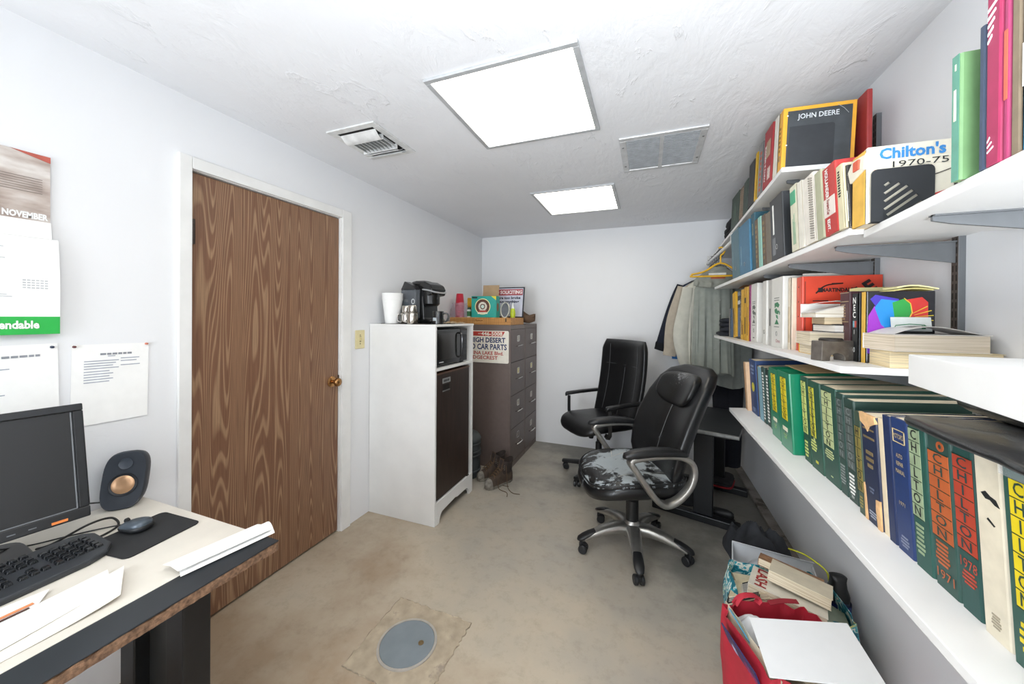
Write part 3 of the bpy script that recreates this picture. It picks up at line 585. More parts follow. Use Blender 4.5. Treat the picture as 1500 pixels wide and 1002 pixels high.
RED = M('#b3352c', .5, var=.08); NAVY = M('#24325f', .5, var=.1)
MB().prism([(-.285, .1), (.235, .1), (.262, .142), (-.285, .142)], 'y', -.0042, -.003).build('red_band', RED, sg)
MX = Vector((1, 0, 0))
txt('446-5008', .047, (.13, -.0042, .12), MX, Z_, M('#efe9da', .5), sg, 'number', fitw=.215, bold=.0012); txt('619', .02, (.005, -.0042, .121), MX, Z_, M('#efe9da', .5), sg, 'area_code')
txt('HIGH DESERT', .064, (.085, -.0034, .06), MX, Z_, NAVY, sg, 'line_one', fitw=.36, bold=.002); txt('USED CAR PARTS', .072, (.05, -.0034, -.003), MX, Z_, NAVY, sg, 'line_two', fitw=.46, bold=.002)
txt('CHINA LAKE Blvd.', .046, (.06, -.0034, -.061), MX, Z_, RED, sg, 'line_three', fitw=.375, bold=.001); txt('RIDGECREST', .046, (.04, -.0034, -.104), MX, Z_, RED, sg, 'line_four', fitw=.30, bold=.001)
# wooden tray and what stands on it
FZ = 1.33
tr = thing('wooden_tray', 'shallow honey-coloured wooden box on top of filing cabinets', 'box', (-1.5, 3.28, FZ))
WD = mat_grain('honey_wood', '#cf9c5c', '#b47d3f', (1, 20, 20), 5, .5)
MB().box(-.325, .315, -.17, -.155, 0, .068).box(-.325, .315, .185, .2, 0, .068).box(-.325, -.31, -.155, .185, 0, .068).box(.3, .315, -.155, .185, 0, .068).build('frame', WD, tr, bevel=.002)
box('lid_board', WD, tr, -.31, .3, -.155, .185, .056, .067)
MB().box(.262, .275, -.172, -.168, .028, .062).build('latch', M('#5d4a36', .5, .5), tr); mb = MB(); mb.tube(smoothpath([(-.05, -.1705, .04), (-.035, -.1705, .045), (-.03, -.1705, .034), (-.01, -.1705, .041), (.01, -.1705, .036), (.03, -.1705, .041)], 4), .0022, 5); mb.build('burnt_stamp', M('#6b4522', .8), tr)
BZ_ = FZ + .068
rc0 = thing('red_cup', 'red plastic party cup upside down in the bagged stack', 'cup', (-1.765, 3.2, BZ_), group='upside-down red party cups')
cp_ = [(.046, 0), (.048, .003), (.045, .006), (.034, .115), (.031, .118), (0, .118)]
q0 = MB().lathe(cp_, n=26, cap=False).build('cup', M('#c22038', .3, var=.05), rc0, smooth=40)
rc0['label'] = 'lowest red party cup of the bagged stack, rim down on the wooden tray'
for k in range(1, 6):
    r_ = rc0.copy(); COL.objects.link(r_); r_['label'] = ['second', 'third', 'fourth', 'fifth', 'topmost'][k - 1] + ' red party cup up in the bagged upside-down stack'; r_.location.z += .0235 * k; q = q0.copy(); COL.objects.link(q); q.parent = r_
bg = thing('plastic_sleeve', 'crinkled clear plastic sleeve around the red cup stack', 'bag', (-1.765, 3.2, BZ_))
def sf(a, b): an = 2 * PI * a; r = .062 + .014 * mnoise.noise((math.cos(an) * 2, math.sin(an) * 2, b * 5)) + .02 * (1 - b); return (r * 1.25 * math.cos(an), r * math.sin(an), .002 + .14 * b + .01 * mnoise.noise((an, 3, b * 4)))
MB().surf(sf, 36, 10).build('film', mat_clear('crinkled_sleeve', '#d9c9dc', .12, .3), bg, smooth=70)
yb = thing('yellow_box', 'yellow and orange carton behind the coffee pod box', 'box', (-1.66, 3.38, BZ_))
box('carton', M('#d89a22', .5, var=.06), yb, -.085, .09, -.055, .055, .0, .2, bevel=.002); box('dark_label', M('#2a2119', .5), yb, -.075, .02, -.0565, -.055, .01, .08); box('orange_band', M('#e0b030', .5), yb, -.0855, .0905, -.0558, -.055, .12, .19)
gl = thing('spice_jar', 'small green-labelled jar tucked beside the coffee pod box', 'jar', (-1.655, 3.19, BZ_)); MB().lathe([(0, 0), (.02, 0), (.021, .004), (.021, .07), (.016, .08), (0, .08)], n=20).build('jar', M('#dfe4da', .3), gl, smooth=40); MB().lathe([(0, .079), (.018, .079), (.018, .098), (0, .098)], n=18).build('lid', M('#1b4a2e', .4), gl, smooth=40); MB().lathe([(.0215, .012), (.0215, .06)], n=20, cap=False).build('label_band', M('#3f7f4c', .6, var=.3, scale=90), gl)
pb = thing('coffee_pod_box', 'teal coffee pod carton with open brown flap on wooden tray', 'box', (-1.485, 3.21, BZ_), 6)
TEAL = M('#1f9f92', .45, var=.06); KR = M('#a58c6c', .8, var=.08)
MB().box(-.125, .125, -.06, .06, 0, .205).build('carton', TEAL, pb, bevel=.0015); MB().surf(lambda a, b: (-.05 + .165 * a, .055 + .02 * b, .2 + .12 * b), 2, 2).build('open_flap', KR, pb, solid=.003)
box('carton_inside', M('#6f5a42', .9), pb, -.12, .12, -.055, .055, .2055, .2065)
def roundel(name, c, r0, r1, mat, off): MB().loft([[(c[0] + r * math.cos(2 * PI * i / 30), -.06 - off, c[1] + r * math.sin(2 * PI * i / 30)) for i in range(30)] for r in (max(r0, 1e-4), r1)], False).build(name, mat, pb)
roundel('cream_ring', (-.01, .105), .0, .078, M('#e3e3a8', .5), .0006); roundel('brown_ring', (-.01, .105), .0, .07, M('#5a3420', .5, var=.25, scale=70), .0012); roundel('pale_ring', (-.01, .105), .026, .044, M('#d9d3c4', .5, var=.4, scale=150), .0018); roundel('pale_centre', (-.01, .105), .0, .017, M('#cfe3d8', .5), .002)
box('red_ribbon', M('#b04235', .5), pb, -.05, .03, -.0622, -.0612, .05, .068); box('cream_ribbon', M('#e6e2c8', .5), pb, -.06, .04, -.0618, -.061, .034, .05); box('black_tab', INK, pb, -.118, -.065, -.061, -.06, .184, .197); MB().prism([(.075, .205), (.125, .205), (.125, .165)], 'y', -.061, -.06).build('yellow_corner', M('#dfd23a', .5), pb)
MB().loft([[(.1256, -.005 + r * math.cos(2 * PI * i / 24), .1 + 1.2 * r * math.sin(2 * PI * i / 24)) for i in range(24)] for r in (.0001, .034)], False).build('side_roundel', M('#8a5a3a', .5, var=.3, scale=80), pb)
so = thing('soliciting_sign', 'black-framed notice with red band leaning against the back wall', 'sign', (-1.35, 3.44, BZ_ - .068 + .068), rot=(D(-9), 0, 0))
box('frame', M('#20232c', .4), so, -.2, .172, .0, .012, 0, .318, bevel=.002); box('face', M('#c3c6d4', .5, var=.04), so, -.187, .16, -.0012, 0, .012, .306); box('red_band', M('#a04249', .5), so, -.183, .156, -.002, -.0012, .232, .296)
txt('NO SOLICITING', .05, (-.013, -.0024, .263), MX, Z_, M('#e8dcdc', .5), so, 'heading', fitw=.325, bold=.002); SI = M('#2a2e44', .6)
txt('we are too broke', .036, (-.02, -.0016, .205), MX, Z_, SI, so, 'line_one', fitw=.31, bold=.0015); txt('to buy anything', .036, (-.02, -.0016, .165), MX, Z_, SI, so, 'line_two', fitw=.28, bold=.0015); 
ov = thing('oval_frame', 'small silver oval picture frame right of the coffee pods', 'frame', (-1.31, 3.27, BZ_), rot=(D(-12), 0, D(10)))
MB().tube([(.042 * math.cos(2 * PI * i / 30), 0, .075 + .075 * math.sin(2 * PI * i / 30)) for i in range(30)], .008, 8, True).build('rim', M('#b7b6ae', .3, .8), ov, smooth=50); MB().loft([[(r * .042 * math.cos(2 * PI * i / 30), .001, .075 + r * .075 * math.sin(2 * PI * i / 30)) for i in range(30)] for r in (.001, 1)], False).build('picture', M('#5e6269', .2, coat=.4), ov, solid=.003)
gt = thing('lime_bottle', 'small lime-green bottle with white nozzle by the oval frame', 'bottle', (-1.235, 3.3, BZ_)); MB().lathe([(0, 0), (.022, 0), (.027, .03), (.024, .07), (.016, .09), (0, .09)], n=18).build('body', M('#b5c62e', .4), gt, smooth=45); MB().lathe([(0, .089), (.012, .089), (.006, .12), (.004, .145), (0, .145)], n=14).build('nozzle', M('#eef0e8', .4), gt, smooth=45)
ht = thing('leather_pouch', 'sagging brown leather pouch on the filing cabinet corner', 'pouch', (-1.2, 3.62, FZ))
LE = M('#6a5340', .7, var=.2, scale=18, bump=.3)
rings = []
for k in range(13):
    t_ = k / 12; x = -.15 + .24 * t_; hgt = .115 * (1 - t_) ** 2.2 + .062 + .015 * t_; wd = .015 + .07 * math.sin(PI * min(1, .08 + t_ * .9)) 
    zb = .012 + .06 * (1 - t_) ** 3 * 1.2 + (.035 * max(0, t_ - .75) * 4) ** 1.0 * .6
    ring = [(x, wd * math.cos(D(180 + 180 * i / 10)), zb + (hgt - .0) * (1 + math.sin(D(180 + 180 * i / 10)))) for i in range(11)]
    rings.append(ring)
MB().loft(rings, False, False).build('shell', LE, ht, smooth=60, solid=.006); MB().tube(smoothpath([(.06, .03, .08), (.085, 0, .1), (.1, -.03, .085), (.085, -.05, .07)], 5), .004, 6).build('thong', M('#4a382a', .8), ht, smooth=50)
# work boots
def boot(loc, rz, label):
    t = thing('work_boot', label, 'boot', loc, rz, 'pair of worn lace-up work boots'); LB = M('#43362c', .85, var=.35, scale=22, bump=.4, wear='#7a746a', wearamt=.12); SO = M('#6f6a60', .9, var=.3, scale=30)
    outl = lambda s: [(.145 * s, 0), (.135 * s, .03 * s), (.1, .046 * s), (.04, .045 * s), (-.03, .034 * s), (-.1, .036 * s), (-.135 * s, .02 * s), (-.14 * s, 0), (-.135 * s, -.02 * s), (-.1, -.036 * s), (-.03, -.034 * s), (.04, -.045 * s), (.1, -.046 * s), (.135 * s, -.03 * s)]
    MB().prism(outl(1), 'z', 0, .026).build('sole', SO, t, bevel=.005)
    sec = [(.142, .012, .05), (.13, .03, .066), (.1, .043, .078), (.055, .044, .092), (.01, .041, .118), (-.03, .04, .14), (-.07, .041, .145), (-.11, .037, .13), (-.135, .02, .1)]
    rr = []
    for x, w_, h_ in sec: rr.append([(x, w_ * math.copysign(abs(math.cos(a)) ** .8, math.cos(a)), .024 + (h_ - .024) * max(0, math.sin(a)) ** .9) for a in [PI * i / 12 for i in range(13)]] + [(x, -w_ * .9, .022), (x, w_ * .9, .022)])
    MB().loft(rr).build('upper', LB, t, smooth=60); MB().loft([[(p[0] + .002, p[1] * 1.03, p[2] * 1.03) for p in q] for q in rr[:3]]).build('toe_cap', M('#77726a', .85, var=.35, scale=40), t, smooth=60)
    sh = []
    for z, cx, rx, ry in ((.09, -.06, .072, .042), (.125, -.068, .066, .044), (.16, -.075, .062, .046), (.19, -.08, .064, .05), (.193, -.08, .058, .044), (.15, -.074, .052, .038), (.11, -.065, .05, .034)): sh.append([(cx + rx * math.cos(2 * PI * i / 22), ry * math.sin(2 * PI * i / 22), z + (.012 * math.cos(2 * PI * i / 22 * 2) if z > .18 else 0)) for i in range(22)])
    MB().loft(sh).build('ankle_collar', M('#2f2622', .85, var=.3), t, smooth=60)
    MB().surf(lambda a, b: (-.005 - .025 * b, -.025 + .05 * a, .112 + .1 * b), 4, 4).build('tongue', M('#4a3a2e', .85, var=.3), t, smooth=60, solid=.006)
    mb = MB()
    for k in range(6): x = .072 - .02 * k; z = .09 + .012 * k; mb.tube(smoothpath([(x, -.032, z - .008), (x - .006, 0, z + .01), (x - .012, .032, z - .002)], 4), .0025, 5); mb.tube(smoothpath([(x, .032, z - .008), (x - .006, 0, z + .011), (x - .012, -.032, z - .002)], 4), .0025, 5)
    mb.build('laces', M('#5f4a34', .8, var=.2), t, smooth=50)
    MB().tube(smoothpath([(-.04, .04, .16), (-.02, .075, .08), (.0, .11, .012), (.02, .19, .004), (-.01, .24, .003)], 6), .0026, 5).tube(smoothpath([(.05, .045, .07), (.07, .08, .015), (.05, .15, .003), (.09, .2, .003)], 6), .0026, 5).build('loose_lace', M('#55432f', .8), t, smooth=50)
    mb = MB(); [mb.lathe([(0, 0), (.0045, 0), (.003, .003), (0, .003)], (-.02 - .0, s * .043, .13 + .016 * k), 8) for k in range(3) for s in (-1, 1)]; mb.build('lace_hooks', M('#9a948a', .3, .9), t)
boot((-1.155, 2.79, 0), 243, 'right-hand worn brown work boot with trailing laces'); boot((-1.275, 2.90, 0), 238, 'left-hand worn brown work boot against the filing cabinet')
# ------------------------------------------------------------------ office chairs (local +x is the way the sitter faces)
LEA = mat_worn_leather('cracked_black_leather', '#111214', '#8d9296', -.12, 14, (0, 0, .3), .6)
SEATM = mat_worn_leather('worn_through_seat_leather', '#141516', '#9aa2a6', -.085, 7, (.07, -.0, .48), .75)
HEADM = mat_worn_leather('peeling_headrest_leather', '#0f1011', '#77787a', -.075, 70, (-.36, 0, 1.07), .16)
SILV = M('#a3a19c', .34, .85, var=.1, wear='#7a776f', wearamt=-.2); TIP = M('#161719', .4)
def castor(par, x, y, ang):
    c = MB(); T = Matrix.Translation((x, y, 0)) @ Matrix.Rotation(D(ang), 4, 'Z')
    for s in (-1, 1): c.lathe([(0, -.011), (.022, -.011), (.026, -.007), (.026, .007), (.022, .011), (0, .011)], n=20, T=T @ Matrix.Translation((-.012, s * .0165, .026)) @ Matrix.Rotation(D(90), 4, 'X'))
    o = c.build('castor', M('#17181a', .5), par, smooth=40); h = MB(); h.box(-.03, .012, -.005, .005, .024, .056, T).lathe([(.0, .03), (.009, .03), (.009, .085), (0, .085)], (x, y, 0), 10); h.build('castor_fork', M('#1b1c1e', .45), o, smooth=40)
def section(p, xa, ya, rx, ry, n=28, e=.55):
    pw = lambda v: math.copysign(abs(v) ** e, v)
    return [tuple(Vector(p) + Vector(xa) * rx * pw(math.cos(2 * PI * i / n)) + Vector(ya) * ry * pw(math.sin(2 * PI * i / n))) for i in range(n)]
ch = thing('office_chair', 'black leather executive chair with silver loop arms and badly worn grey seat', 'chair', (-.08, 2.315, 0), 206)
# star base: the legs sit at world angles -9, 63, ... so local = world - 206
for k in range(5):
    a = -9 + 72 * k - 206; dx_, dy_ = math.cos(D(a)), math.sin(D(a)); side = (-dy_, dx_, 0)
    R5 = [(.03, .125, .046, .038), (.10, .136, .040, .031), (.18, .124, .034, .025), (.25, .103, .030, .019), (.305, .084, .028, .014)]
    MB().loft([section((dx_ * r, dy_ * r, z), side, (0, 0, 1), w_, h_, 16, .7) for r, z, w_, h_ in R5]).build('base_leg', SILV, ch, smooth=45)
    MB().loft([section((dx_ * r, dy_ * r, z), side, (0, 0, 1), w_, h_, 16, .75) for r, z, w_, h_ in ((.235, .116, .025, .014), (.27, .104, .028, .016), (.305, .091, .028, .0145), (.333, .081, .021, .010), (.342, .077, .007, .004))]).build('leg_tip_pad', TIP, ch, smooth=45)
    castor(ch, dx_ * .318, dy_ * .318, a + 40 * (k % 3) - 30)
MB().lathe([(0, .085), (.055, .085), (.058, .115), (.05, .16), (.038, .178), (0, .178)], n=28).build('hub', SILV, ch, smooth=40)
MB().lathe([(0, .15), (.037, .15), (.037, .3), (.031, .305), (.027, .4), (0, .4)], n=24).build('gas_column', M('#121314', .4), ch, smooth=40)
MB().box(-.12, .1, -.08, .08, .375, .41).build('tilt_mechanism', M('#141517', .5, .3), ch, bevel=.01); MB().tube([(.0, -.07, .39), (-.02, -.2, .385), (-.02, -.25, .38)], .006, 8).build('tilt_lever', TIP, ch)
def seatfn(p):
    x, y, z = p; r = (y / .26) ** 2
    z2 = z - .035 * max(0, (x - .1) / .2) ** 2 + .022 * r - .02 * math.exp(-((x / .16) ** 2 + (y / .16) ** 2)) * (1 if z > .45 else 0)
    return (x, y, z2)
MB().sq((.02, 0, .475), (.283, .266, .042), .66, .6, 48, 18, fn=seatfn).build('seat', SEATM, ch, smooth=70)
MB().sq((.02, 0, .44), (.295, .277, .055), .66, .6, 48, 12, fn=seatfn).build('seat_pan', LEA, ch, smooth=70)
mb = MB(); P = []
for i in range(40): a = 2 * PI * i / 40; pw = lambda v, e: math.copysign(abs(v) ** e, v); P.append(seatfn((.02 + .283 * pw(math.cos(a), .62), .266 * pw(math.sin(a), .62), .487)))
mb.tube(P, .005, 6, True); mb.build('seat_piping', M('#1a1b1c', .4), ch, smooth=60)
mb = MB()
for (p0, p1, p2) in (((.2, .12, 0), (.05, .05, 0), (-.12, .06, 0)), ((.22, .05, 0), (.1, -.03, 0), (-.06, -.1, 0)), ((.12, .02, 0), (.09, -.1, 0), (.06, -.2, 0)), ((.16, .17, 0), (.03, .12, 0), (-.14, .14, 0)), ((.05, .05, 0), (-.02, -.03, 0), (-.12, -.05, 0)), ((.2, -.08, 0), (.1, -.12, 0), (-.02, -.18, 0))):
    mb.tube([(q.x, q.y, seatfn((q.x, q.y, .517 - .03 * ((q.x - .02) / .29) ** 4))[2] - .003) for q in smoothpath([p0, p1, p2], 6)], .0026, 5)
mb.build('seat_creases', M('#a9a8a2', .8, var=.2), ch, smooth=60)
def backc(v):      # spine curve of the backrest: x, z, half width, half thickness
    DX = -.04; tab = [(-.15, .47, .24, .05), (-.165, .56, .275, .06), (-.195, .68, .292, .06), (-.24, .8, .29, .06), (-.295, .92, .278, .06), (-.35, 1.02, .255, .056), (-.38, 1.075, .215, .046), (-.39, 1.105, .13, .026)]
    k = v * (len(tab) - 1); i = min(int(k), len(tab) - 2); f = k - i; q = [tab[i][j] * (1 - f) + tab[i + 1][j] * f for j in range(4)]; q[0] += DX; return q
def backring(v, grow=1, fwdo=0):
    x, z, w_, t_ = backc(v); r = []
    for i in range(36):
        a = 2 * PI * i / 36; cy = math.copysign(abs(math.cos(a)) ** .6, math.cos(a)); sx = math.copysign(abs(math.sin(a)) ** .7, math.sin(a)); y = w_ * grow * cy
        r.append((x + fwdo + t_ * sx + .07 * (y / .26) ** 2, y, z))
    return r
MB().loft([backring(k / 28) for k in range(29)]).build('backrest', LEA, ch, smooth=70)
def wing(s):
    mb = MB(); pts = []
    for k in range(14): v = .1 + .62 * k / 13; x, z, w_, t_ = backc(v); pts.append((x + .055 + .022, s * (w_ - .045), z))
    mb.tube(pts, [.004 + .02 * math.sin(PI * k / 13) for k in range(14)], 10, ry=[.02 + .012 * math.sin(PI * k / 13) for k in range(14)], upv=(1, 0, 0)); mb.build('side_bolster', LEA, ch, smooth=60)
wing(1); wing(-1)
def hf(p): x, y, z = p; return (x + .05 * (y / .2) ** 2 - .5 * (z - .99), y, z - .03 * (1 - (y / .18) ** 2) * (1 if z < 1.0 else .3))
MB().sq((-.323, 0, .985), (.045, .188, .088), .5, .6, 32, 14, fn=hf).build('headrest', HEADM, ch, smooth=70)
for s in (0,):
    mb = MB(); mb.tube([(backc(v)[0] + backc(v)[3] + .002, 0, backc(v)[1]) for v in [.1 + .55 * k / 12 for k in range(13)]], .0025, 6); mb.build('centre_seam', M('#4a4b4b', .5), ch, smooth=60)
for s in (-1, 1):
    y = s * .30
    loop = [(.145, y, .655), (.115, y, .6), (.06, y, .52), (-.0, y * .99, .445), (-.055, y * .97, .415), (-.12, y * .98, .44), (-.18, y, .505), (-.205, y, .575), (-.19, y, .635), (-.13, y, .668), (-.03, y, .678), (.08, y, .672)]
    lp = smoothpath(loop, 5, True); n_ = len(lp); rings = []
    for i in range(n_):
        t_ = (lp[(i + 1) % n_] - lp[i - 1]).normalized(); sd = Vector((0, 1, 0)); nn = t_.cross(sd).normalized(); wd = .028 + .008 * math.sin(2 * PI * i / n_ + .4)
        rings.append([tuple(lp[i] + sd * wd * math.copysign(abs(math.cos(q)) ** .6, math.cos(q)) + nn * .016 * math.copysign(abs(math.sin(q)) ** .6, math.sin(q))) for q in [2 * PI * j / 14 for j in range(14)]])
    MB().loft(rings + [rings[0]], False).build('arm_loop', SILV, ch, smooth=60)
    MB().loft([section((x, y, z), (0, 1, 0), (0, 0, 1), w_, h_, 20, .7) for x, z, w_, h_ in ((.185, .677, .008, .006), (.175, .683, .024, .014), (.12, .692, .034, .022), (.02, .7, .036, .023), (-.08, .696, .034, .021), (-.15, .684, .028, .014), (-.17, .678, .012, .006))]).build('arm_pad', M('#151618', .38, bump=.2, bscale=90, wear='#6c6d6c', wearamt=-.1, scale=16), ch, smooth=60)
    box('arm_bracket', TIP, ch, -.11, -.02, min(y * .72, y), max(y * .72, y), .405, .43, bevel=.005)
# second chair
c2 = thing('office_chair', 'black padded office chair with angular black arms near the back wall', 'chair', (-.40, 3.27, 0), 222)
BL2 = M('#121315', .36, bump=.08, bscale=160, var=.15); AR = M('#131416', .4)
for k in range(5):
    a = 172 + 72 * k - 222; dx_, dy_ = math.cos(D(a)), math.sin(D(a)); side = (-dy_, dx_, 0)
    MB().loft([section((dx_ * r, dy_ * r, z), side, (0, 0, 1), w_, h_, 12, .5) for r, z, w_, h_ in ((.02, .1, .03, .026), (.2, .088, .025, .018), (.335, .075, .022, .014))]).build('base_leg', AR, c2, smooth=40)
    castor(c2, dx_ * .318, dy_ * .318, a + 30)
MB().lathe([(0, .07), (.045, .07), (.045, .12), (.03, .13), (.027, .3), (.018, .305), (.018, .42), (0, .42)], n=22).build('gas_column', AR, c2, smooth=40)
MB().box(-.1, .1, -.08, .08, .41, .45).build('tilt_mechanism', AR, c2, bevel=.008); MB().lathe([(0, 0), (.02, 0), (.024, .02), (.02, .07), (0, .07)], (.08, -.0, .345), 14).build('tension_knob', AR, c2, smooth=40)
def s2fn(p): x, y, z = p; return (x, y, z - .04 * max(0, (x - .12) / .16) ** 2 + .012 * (y / .25) ** 2)
MB().sq((.015, 0, .485), (.28, .28, .05), .5, .6, 40, 14, fn=s2fn).build('seat', BL2, c2, smooth=70)
rr = []
for k in range(25):
    v = k / 24; z = .49 + .71 * v; x = -.225 - .11 * v - .03 * math.sin(PI * v); w_ = .29 + .012 * math.sin(PI * v * .9) - .03 * max(0, v - .88) / .12 * .9; t_ = .045 * (1 - .55 * max(0, (v - .9) / .1) ** 2)
    ring = []
    for i in range(32):
        a = 2 * PI * i / 32; y = w_ * math.copysign(abs(math.cos(a)) ** .5, math.cos(a)); ring.append((x + t_ * math.copysign(abs(math.sin(a)) ** .7, math.sin(a)) + .05 * (y / .24) ** 2, y, z))
    rr.append(ring)
MB().loft(rr).build('backrest', BL2, c2, smooth=70)
mb = MB(); mb.tube([(-.225 - .11 * v - .03 * math.sin(PI * v) + .046, 0, .49 + .71 * v) for v in [.05 + .6 * k / 14 for k in range(15)]], .0025, 6)
mb.tube([(-.225 - .11 * .68 - .025 + .0445 + .05 * (y / .24) ** 2, y, .49 + .71 * .68) for y in [-.22 + .44 * k / 14 for k in range(15)]], .0025, 6)
for s in (-1, 1): mb.tube([(-.225 - .11 * v - .03 * math.sin(PI * v) + .04 + .035, s * .19, .49 + .71 * v) for v in [.08 + .86 * k / 14 for k in range(15)]], .0025, 6)
mb.build('stitched_seams', M('#3a3b3d', .5), c2, smooth=60)
for s in (-1, 1):
    y = s * .315
    mb = MB()
    mb.tube(smoothpath([(.11, y * .8, .44), (.115, y, .47), (.12, y, .66)], 3), .017, 4, ry=.025, upv=(1, 0, 0))
    mb.build('arm_post', AR, c2, bevel=.004)
    MB().loft([section((x, y, z), (0, 1, 0), (0, 0, 1), w_, .015, 16, .5) for x, z, w_ in ((.155, .672, .012), (.14, .682, .024), (.0, .69, .026), (-.2, .695, .024), (-.26, .69, .012))]).build('arm_pad', AR, c2, smooth=50)
    MB().tube([(-.24, y, .685), (-.27, y * .8, .66)], .014, 8).build('arm_bracket', AR, c2)
# ------------------------------------------------------------------ corner table
TA = -16.5
tt = thing('corner_table', 'dark grey T-leg table in the right back corner behind worn chair', 'table', (.31, 2.84, 0), TA)
DT = M('#34373a', .4, .1, var=.12, scale=8, wear='#55585a', wearamt=-.15); DL = M('#15171a', .42, .2)
box('tabletop', DT, tt, -.28, .285, -.13, .62, .635, .66, bevel=.004)
MB().tube([(-.28, -.132, .648), (.285, -.132, .648)], .0125, 10).build('front_bullnose', M('#8b8c8a', .45, var=.25), tt, smooth=50)
for y in (.0, .60):
    MB().box(-.27, .285, y - .045, y + .015, 0, .05).build('foot', DL, tt, bevel=.006); MB().box(.005, .125, y - .03, y + .01, .05, .635).build('leg_post', DL, tt, bevel=.004)
    MB().box(-.2, .22, y - .03, y + .01, .6, .636).build('top_bracket', DL, tt)
MB().box(.03, .05, .01, .57, .25, .635).build('modesty_panel', M('#1d1f21', .5), tt)
# things lying under the table
def heap(name, label, cat, loc, rx, ry, h, mat, seed, rz=0, part='cloth', p=2.2, rough=.45):
    t = thing(name, label, cat, loc, rz)
    def f(a, b):
        an = 2 * PI * a; r = b; rr_ = 1 + .3 * mnoise.noise((math.cos(an) * 1.6, math.sin(an) * 1.6, seed)); x, y = rx * rr_ * r * math.cos(an), ry * rr_ * r * math.sin(an)
        fold = 1 - abs(mnoise.noise((x * 7 + seed, y * 7, 2.0))) * 2.6; fold2 = 1 - abs(mnoise.noise((x * 15, y * 15 + seed, 5.0))) * 2.2
        z = h * max(0, 1 - r ** p) * (1 - rough + rough * (.5 + .6 * mnoise.noise((x * 5, y * 5, seed)) + .35 * fold + .15 * fold2))
        return (x, y, max(.003, z + .004))
    MB().surf(f, 72, 26).build(part, mat, t, smooth=70, solid=.004); return t
CLOTH = M('#303237', .85, var=.15, bump=.15, bscale=500)
heap('black_bag', 'soft black bag slumped on the floor under corner table', 'bag', (.20, 3.12, 0), .2, .16, .16, M('#111216', .8, var=.15), 4.1)
k_ = thing('folded_red_cloth', 'flat stack of dark and red cloth on the far table foot', 'cloth', (.54, 3.40, .05), TA)
for i, (c_, w_) in enumerate((('#8f1f28', .13), ('#232428', .125), ('#2c2a2d', .12))): MB().sq((0, 0, .012 + .018 * i), (w_, .13, .011), .35, .5, 28, 8, fn=lambda p: (p[0], p[1], p[2] + .004 * mnoise.noise((p[0] * 20, p[1] * 20, i)))).build('folded_layer', M(c_, .9, var=.2), k_, smooth=60)
sh_ = thing('black_slipper', 'black shoe lying on floor beside the near table leg', 'shoe', (.47, 2.93, 0), 150)
q = MB(); q.sq((0, 0, .022), (.115, .036, .03), .8, .8, 28, 10, fn=lambda p: (p[0], p[1] * (1 + .25 * p[0] / .115), max(.012, p[2] * (1 + .5 * (-p[0] / .115))))); q.build('upper', M('#131416', .55), sh_, smooth=60); MB().sq((0, 0, .007), (.12, .04, .007), .7, .4, 28, 6, fn=lambda p: (p[0], p[1] * (1 + .25 * p[0] / .115), p[2])).build('sole', M('#222326', .7), sh_, smooth=60)
heap('dark_jacket', 'crumpled dark grey jacket heaped on floor against the right wall', 'jacket', (.61, 2.46, 0), .17, .24, .25, CLOTH, 7.7, 8, rough=.9, p=3)
# ------------------------------------------------------------------ hanging rail and clothes
rd = thing('hanging_rail', 'white clothes rail fixed beneath the top shelf', 'rail', (.53, 3.3, 1.925))
MB().tube([(0, -.62, 0), (0, .62, 0)], .0135, 16).build('rail', M('#e4e4e2', .35), rd, smooth=60)
for y in (-.62, .6): MB().lathe([(0, 0), (.026, 0), (.026, .012), (.017, .03), (0, .03)], n=20, T=rot('X', -90, (0, y - .012, 0))).build('end_cap', M('#e4e4e2', .35), rd, smooth=40)
for y in (-.5, .5): box('rail_hook', M('#dcdcda', .4), rd, -.012, .012, y - .012, y + .012, -.016, .06)
def hanger(t, mat, w_=.205, z0=0.0, r=.005, drop=.165, bar=True, zh=0.0):
    # local: rail centre at origin, hanger spreads along x
    hook = [(0, 0, -.105), (0, 0, -.045), (.016, 0, -.03), (.026, 0, -.006), (.018, 0, .012), (0, 0, .0205), (-.015, 0, .014)]
    mb = MB(); mb.tube(smoothpath(hook, 5), r * .8, 8); mb.tube(smoothpath([(-w_, 0, -drop - .05), (-w_ * .55, 0, -.16), (0, 0, -.1), (w_ * .55, 0, -.16), (w_, 0, -drop - .05)], 6), r, 8)
    if bar: mb.tube(smoothpath([(-w_, 0, -drop - .05), (-w_ + .004, 0, -drop - .062), (-w_ + .02, 0, -drop - .067), (w_ - .02, 0, -drop - .067), (w_ - .004, 0, -drop - .062), (w_, 0, -drop - .05)], 4), r, 8)
    return mb.build('hanger', mat, t, smooth=60)
def ribbon(mb, path, y, dep, seed, n=20):
    P = smoothpath([(a, 0, b) for a, b, c in path], 5); W = smoothpath([(c, 0, 0) for a, b, c in path], 5); rs = []
    for k, (p, w_) in enumerate(zip(P, W)):
        t = (P[min(k + 1, len(P) - 1)] - P[max(k - 1, 0)]).normalized(); s_ = Vector((-t.z, 0, t.x)); ring = []
        for j in range(n):
            a = 2 * PI * j / n; f = 1 + .13 * mnoise.noise((math.cos(a) * 2, k * .22, seed)); q = p + s_ * (w_.x * math.cos(a) * f)
            ring.append((q.x, y + dep * math.sin(a) * (.8 + .5 * mnoise.noise((a, k * .15, seed + 3))), q.z))
        rs.append(ring)
    mb.loft(rs, False); return rs
